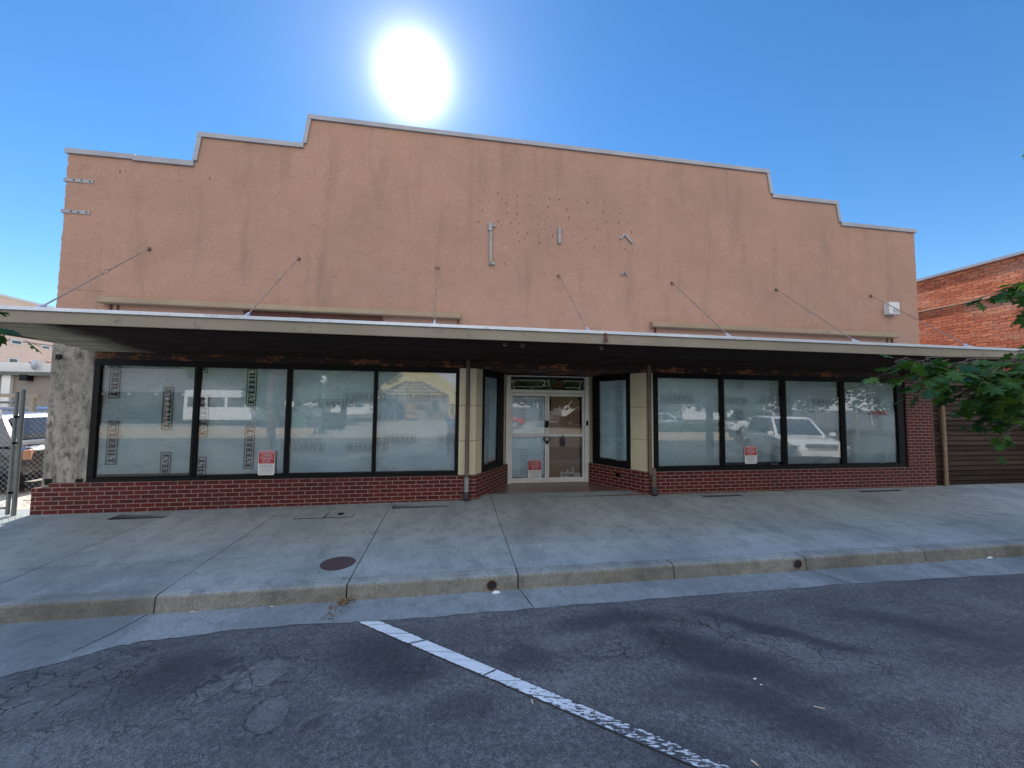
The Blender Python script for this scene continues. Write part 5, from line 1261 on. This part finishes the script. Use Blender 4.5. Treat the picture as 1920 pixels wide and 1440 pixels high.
# open pavilion with hanging bulbs
pv = empty('pavilion', (-27, -30, 0), label='open pavilion with shingled roof and hanging bulbs across the street', cat='pavilion')
b = B(); b.prism([(-4, 2.5), (4, 2.5), (0, 4.6)], -11, 11.5, 'x'); b.build('roof', 'roofdark', pv)
for x in (-10, -5, 0, 5, 10.8): b = B(); b.box(x-.12, x+.12, 3.4, 3.64, 0, 2.5); b.build('post', 'timber', pv)
b = B(); b.box(-10, 10, -3.5, -3.3, 0, 2.5); b.build('rear_wall', 'tan_wall', pv)
for k in range(12): b = B(); leafx = -10+k*1.8; b.obox((leafx, 3.9, 2.32), .13, .13, .13, .7, .7); b.build('bulb', 'lampglass', pv)
# yellow building with pergola
yb = empty('yellow_building', (-4.3, -42, 0), label='pale yellow sided building with a curved gable across the street', cat='building')
arch = [(-5.0, 0), (-5.0, 3.6)]+[(-4.6+9.2*i/14, 3.9+2.3*math.sin(math.pi*i/14)**.8) for i in range(15)]+[(5.0, 3.6), (5.0, 0)]
b = B(); b.prism(arch, -8, 0); b.build('wall', 'yellow', yb)
b = B(); b.box(-3.6, -2.8, .001, .03, 0, 2.2); b.box(1.8, 2.6, .001, .03, .8, 2.2); b.build('window', 'window_dark', yb)
b = B(); b.box(-4.1, 3.6, .001, .02, 0, 2.9); b.build('porch_wall', 'greywall', yb)
pg = empty('pergola', (-4.4, -37.6, 0), label='open timber pergola with eight rafters in front of the yellow building', cat='pergola')
c_ = Vector((0, 0, 4.7)); ring_ = [Vector((4.2*math.cos(a), 3.4*math.sin(a), 2.75)) for a in [R(22.5+45*i) for i in range(8)]]
b = B()
for p in ring_: b.tube([p, c_+(p-c_).normalized()*.9+Vector((0, 0, .1))], .07, 4)
b.build('rafters', 'timber', pg)
b = B()
for t in (1., .8, .62, .45, .28):
    for i in range(8):
        p, q = ring_[i], ring_[(i+1) % 8]; cc = c_+Vector((0, 0, .1)); b.tube([cc.lerp(p, t), cc.lerp(q, t)], .05, 4)
b.build('lattice', 'timber', pg)
for i in (0, 1, 2, 3, 4, 7): b = B(); p = ring_[i]; b.tube([p, (p.x, p.y, 0)], .10, 6); b.build('post', 'timber', pg)
kk = empty('display_kiosk', (-4.6, -37.2, 0), label='six-sided kiosk with orange panels under the pergola', cat='kiosk')
b = B(); b.tube([(0, 0, 0), (0, 0, 2.1)], .7, 6); b.build('body', 'timber', kk)
for i in range(6):
    a = R(30+60*i); b = B()
    for z in (.45, 1.0, 1.55): b.obox((.625*math.cos(a), .625*math.sin(a), z), .02, .5, .42, a)
    b.build('panel', 'amber', kk)
# street lamps
def lamp(loc, label, h=3.1, double=False):
    t = empty('street_lamp', loc, label=label, cat='street lamp'); b = B()
    b.tube([(0, 0, 0), (0, 0, .5), (0, 0, .55), (0, 0, h)], [.22, .18, .09, .06], 10); b.build('pole', 'green_metal', t, smooth=True)
    for x in ((-.3, .3) if double else (0,)):
        b = B(); b.tube([(x, 0, h-.02), (x, 0, h+.1), (x, 0, h+.28), (x, 0, h+.42), (x, 0, h+.5)], [.05, .17, .20, .13, .02], 12); b.build('globe', 'lampglass', t, smooth=True)
    if double: b = B(); b.tube([(-.3, 0, h), (0, 0, h-.25), (.3, 0, h)], .03, 6); b.build('bracket', 'green_metal', t)
lamp((-7.7, -17.3, -.07), 'green street lamp with a white globe opposite the third pane', 3.0); lamp((15.9, -14.6, -.06), 'green double-headed street lamp beside the hedge', 3.6, True)
b = B(); b.box(-.45, .45, -.4, .4, 0, 1.05); b.box(-.5, .5, -.45, .45, 1.05, 1.15); tag(b.build('litter_bin', 'green_metal', None, loc=(-8.9, -17.4, -.07), bevel=.03), 'green square litter bin at the foot of the globe lamp', 'litter bin')
sp = empty('street_sign', (-11.0, -21, 0), label='small white sign on a thin post across the street', cat='sign'); b = B(); b.tube([(0, 0, 0), (0, 0, 2.1)], .03, 6); b.build('post', 'steel', sp); b = B(); b.box(-.3, .3, .04, .06, 1.5, 1.9); b.build('panel', 'sign_white', sp)
nb_ = empty('notice_board', (-4.15, -7.25, -.214), label='dark box on three slim slanting posts standing in the road', cat='notice board')
b = B(); b.box(-.38, .38, -.1, .1, 1.05, 1.65); b.build('panel', 'black', nb_, bevel=.01)
for x in (-.28, -.05, .22): b = B(); b.tube([(x*.6, 0, 0), (x, 0, 1.06)], .018, 6); b.build('leg', 'steel', nb_)
# white house far behind
for (loc, lab, w_, h_) in (((24, -55, 0), 'white house with a gabled roof far behind the hedge', 5, 5.5), ((36, -42, 0), 'white gabled house behind the white parked SUV', 4, 4.5), ((-14, -60, 0), 'white roofed house behind the trees left of the yellow building', 6, 4.5)):
    hs = empty('white_house', loc, label=lab, cat='house', group='white houses across the street'); b = B(); b.prism([(-w_, 0), (w_, 0), (w_, h_*.6), (0, h_), (-w_, h_*.6)], -6, 0); b.build('wall', 'whitewall', hs)
    for x in (-2, 1): b = B(); b.box(x, x+1, .001, .03, 1.2, 2.5); b.build('window', 'window_dark', hs)
car('parked_car', 'white SUV parked nose-in at the near kerb right of the shop', 'car_white', (12.6, -5.6, -.214), R(112), 4.5, 1.82, 1.66, 'suv')
car('parked_car', 'silver sedan parked behind the clipped hedge', 'car_silver', (15.3, -18.8, -.06), R(10), 4.5, 1.8, 1.42, 'sedan')
car('parked_car', 'dark car parked at the end of the hedge', 'car_dark', (11.6, -23, -.06), R(5), 4.4, 1.8, 1.45, 'sedan')
car('parked_car', 'white pickup-like SUV beyond the double street lamp', 'car_white', (21.5, -18, -.2), R(170), 4.8, 1.85, 1.8, 'suv')
car('parked_car', 'dark SUV under the trees behind the hedge', 'car_dark', (19, -26, -.2), R(0), 4.7, 1.85, 1.75, 'suv')
car('parked_car', 'red car driving along the far side of the street', 'car_red', (3.5, -20.5, -.1), R(180), 4.3, 1.8, 1.42, 'sedan')
for i, x in enumerate((20.3, 23.0)): b = B(); b.tube([(x, -11.5, -.2), (x, -11.5, 1.9)], .05, 8); tag(b.build('pale_post', 'fascia', None), ('pale timber post nearer the white SUV across the street', 'pale timber post farther from the white SUV across the street')[i], 'post')

pr = B(); t = empty('person', (0, -7.52, -.214), label='person in a blue shirt holding a phone up with both hands to take the photograph', cat='person')
def skin_obj(name, verts, edges, radii, mat, parent, root=0, sub=2):
    me = bpy.data.meshes.new(name); me.from_pydata(verts, edges, []); me.materials.append(M[mat]); o = bpy.data.objects.new(name, me); COL.objects.link(o); o.parent = parent
    o.modifiers.new('skin', 'SKIN').use_smooth_shade = True
    me.skin_vertices[0].data[root].use_root = True
    for i, q in enumerate(radii): me.skin_vertices[0].data[i].radius = (q if isinstance(q, tuple) else (q, q))
    m_ = o.modifiers.new('sub', 'SUBSURF'); m_.levels = sub; m_.render_levels = sub
    return o
V = [(0, 0, .98), (0, .0, 1.15), (0, .0, 1.36), (0, .0, 1.50), (0, .02, 1.60), (0, .03, 1.74), (0, .02, 1.84)]; Rd = [(.16, .11), (.14, .10), (.17, .11), (.09, .08), (.055, .055), (.078, .095), (.06, .07)]
Eg = [(0, 1), (1, 2), (2, 3), (3, 4), (4, 5), (5, 6)]
def add(v, q, par): V.append(v); Rd.append(q); Eg.append((par, len(V)-1)); return len(V)-1
for sx in (-1, 1):
    a = add((sx*.10, 0, .90), .10, 0); a = add((sx*.115, .02, .50), .062, a); a = add((sx*.12, -.01, .10), .042, a); a = add((sx*.13, .14, .05), .036, a)
    a = add((sx*.19, 0, 1.47), .062, 2); a = add((sx*.36, .13, 1.50), .046, a); a = add((sx*.17, .33, 1.83), .032, a); h_ = add((sx*.125, .385, 1.90), .030, a)
    for k in range(4):
        f = add((sx*.10, .40+.012*k, 1.965-.022*k), .010, h_); f = add((sx*.075, .425, 1.968-.022*k), .0085, f); add((sx*.06, .40, 1.966-.022*k), .008, f)
    f = add((sx*.11, .36, 1.885), .011, h_); add((sx*.07, .345, 1.90), .009, f)
skin_obj('body', V, Eg, Rd, 'skin', t)
V2 = [(0, 0, .96), (0, 0, 1.15), (0, 0, 1.36), (0, 0, 1.50), (-.2, 0, 1.475), (-.31, .08, 1.49), (.2, 0, 1.475), (.31, .08, 1.49)]
skin_obj('shirt', V2, [(0, 1), (1, 2), (2, 3), (2, 4), (4, 5), (2, 6), (6, 7)], [(.185, .135), (.165, .125), (.195, .135), (.09, .085), .082, .072, .082, .072], 'shirt', t)
V3 = [(0, 0, 1.02), (0, 0, .92), (-.10, 0, .84), (-.115, .02, .5), (-.12, -.01, .12), (.10, 0, .84), (.115, .02, .5), (.12, -.01, .12)]
skin_obj('trousers', V3, [(0, 1), (1, 2), (2, 3), (3, 4), (1, 5), (5, 6), (6, 7)], [(.18, .13), (.18, .13), .115, .085, .075, .115, .085, .075], 'trousers', t)
b = B()
for i in range(5):
    for j in range(14):
        f = lambda th_, a: (.090*math.sin(th_)*math.cos(a), .012+.108*math.sin(th_)*math.sin(a), 1.80+.09*math.cos(th_)); th0, th1, a0, a1 = i*.36, (i+1)*.36, j*2*math.pi/14, (j+1)*2*math.pi/14
        b.face([f(th0, a0), f(th1, a0), f(th1, a1), f(th0, a1)])
b.build('hair', 'hair', t, smooth=True)
b = B(); b.box(-.078, .078, .418, .427, 1.925-.038, 1.925+.038); tag(b.build('phone', 'black', None, bevel=.004, loc=(0, -7.52, -.214+.04)), 'dark phone held sideways in both hands of the person photographing', 'phone')
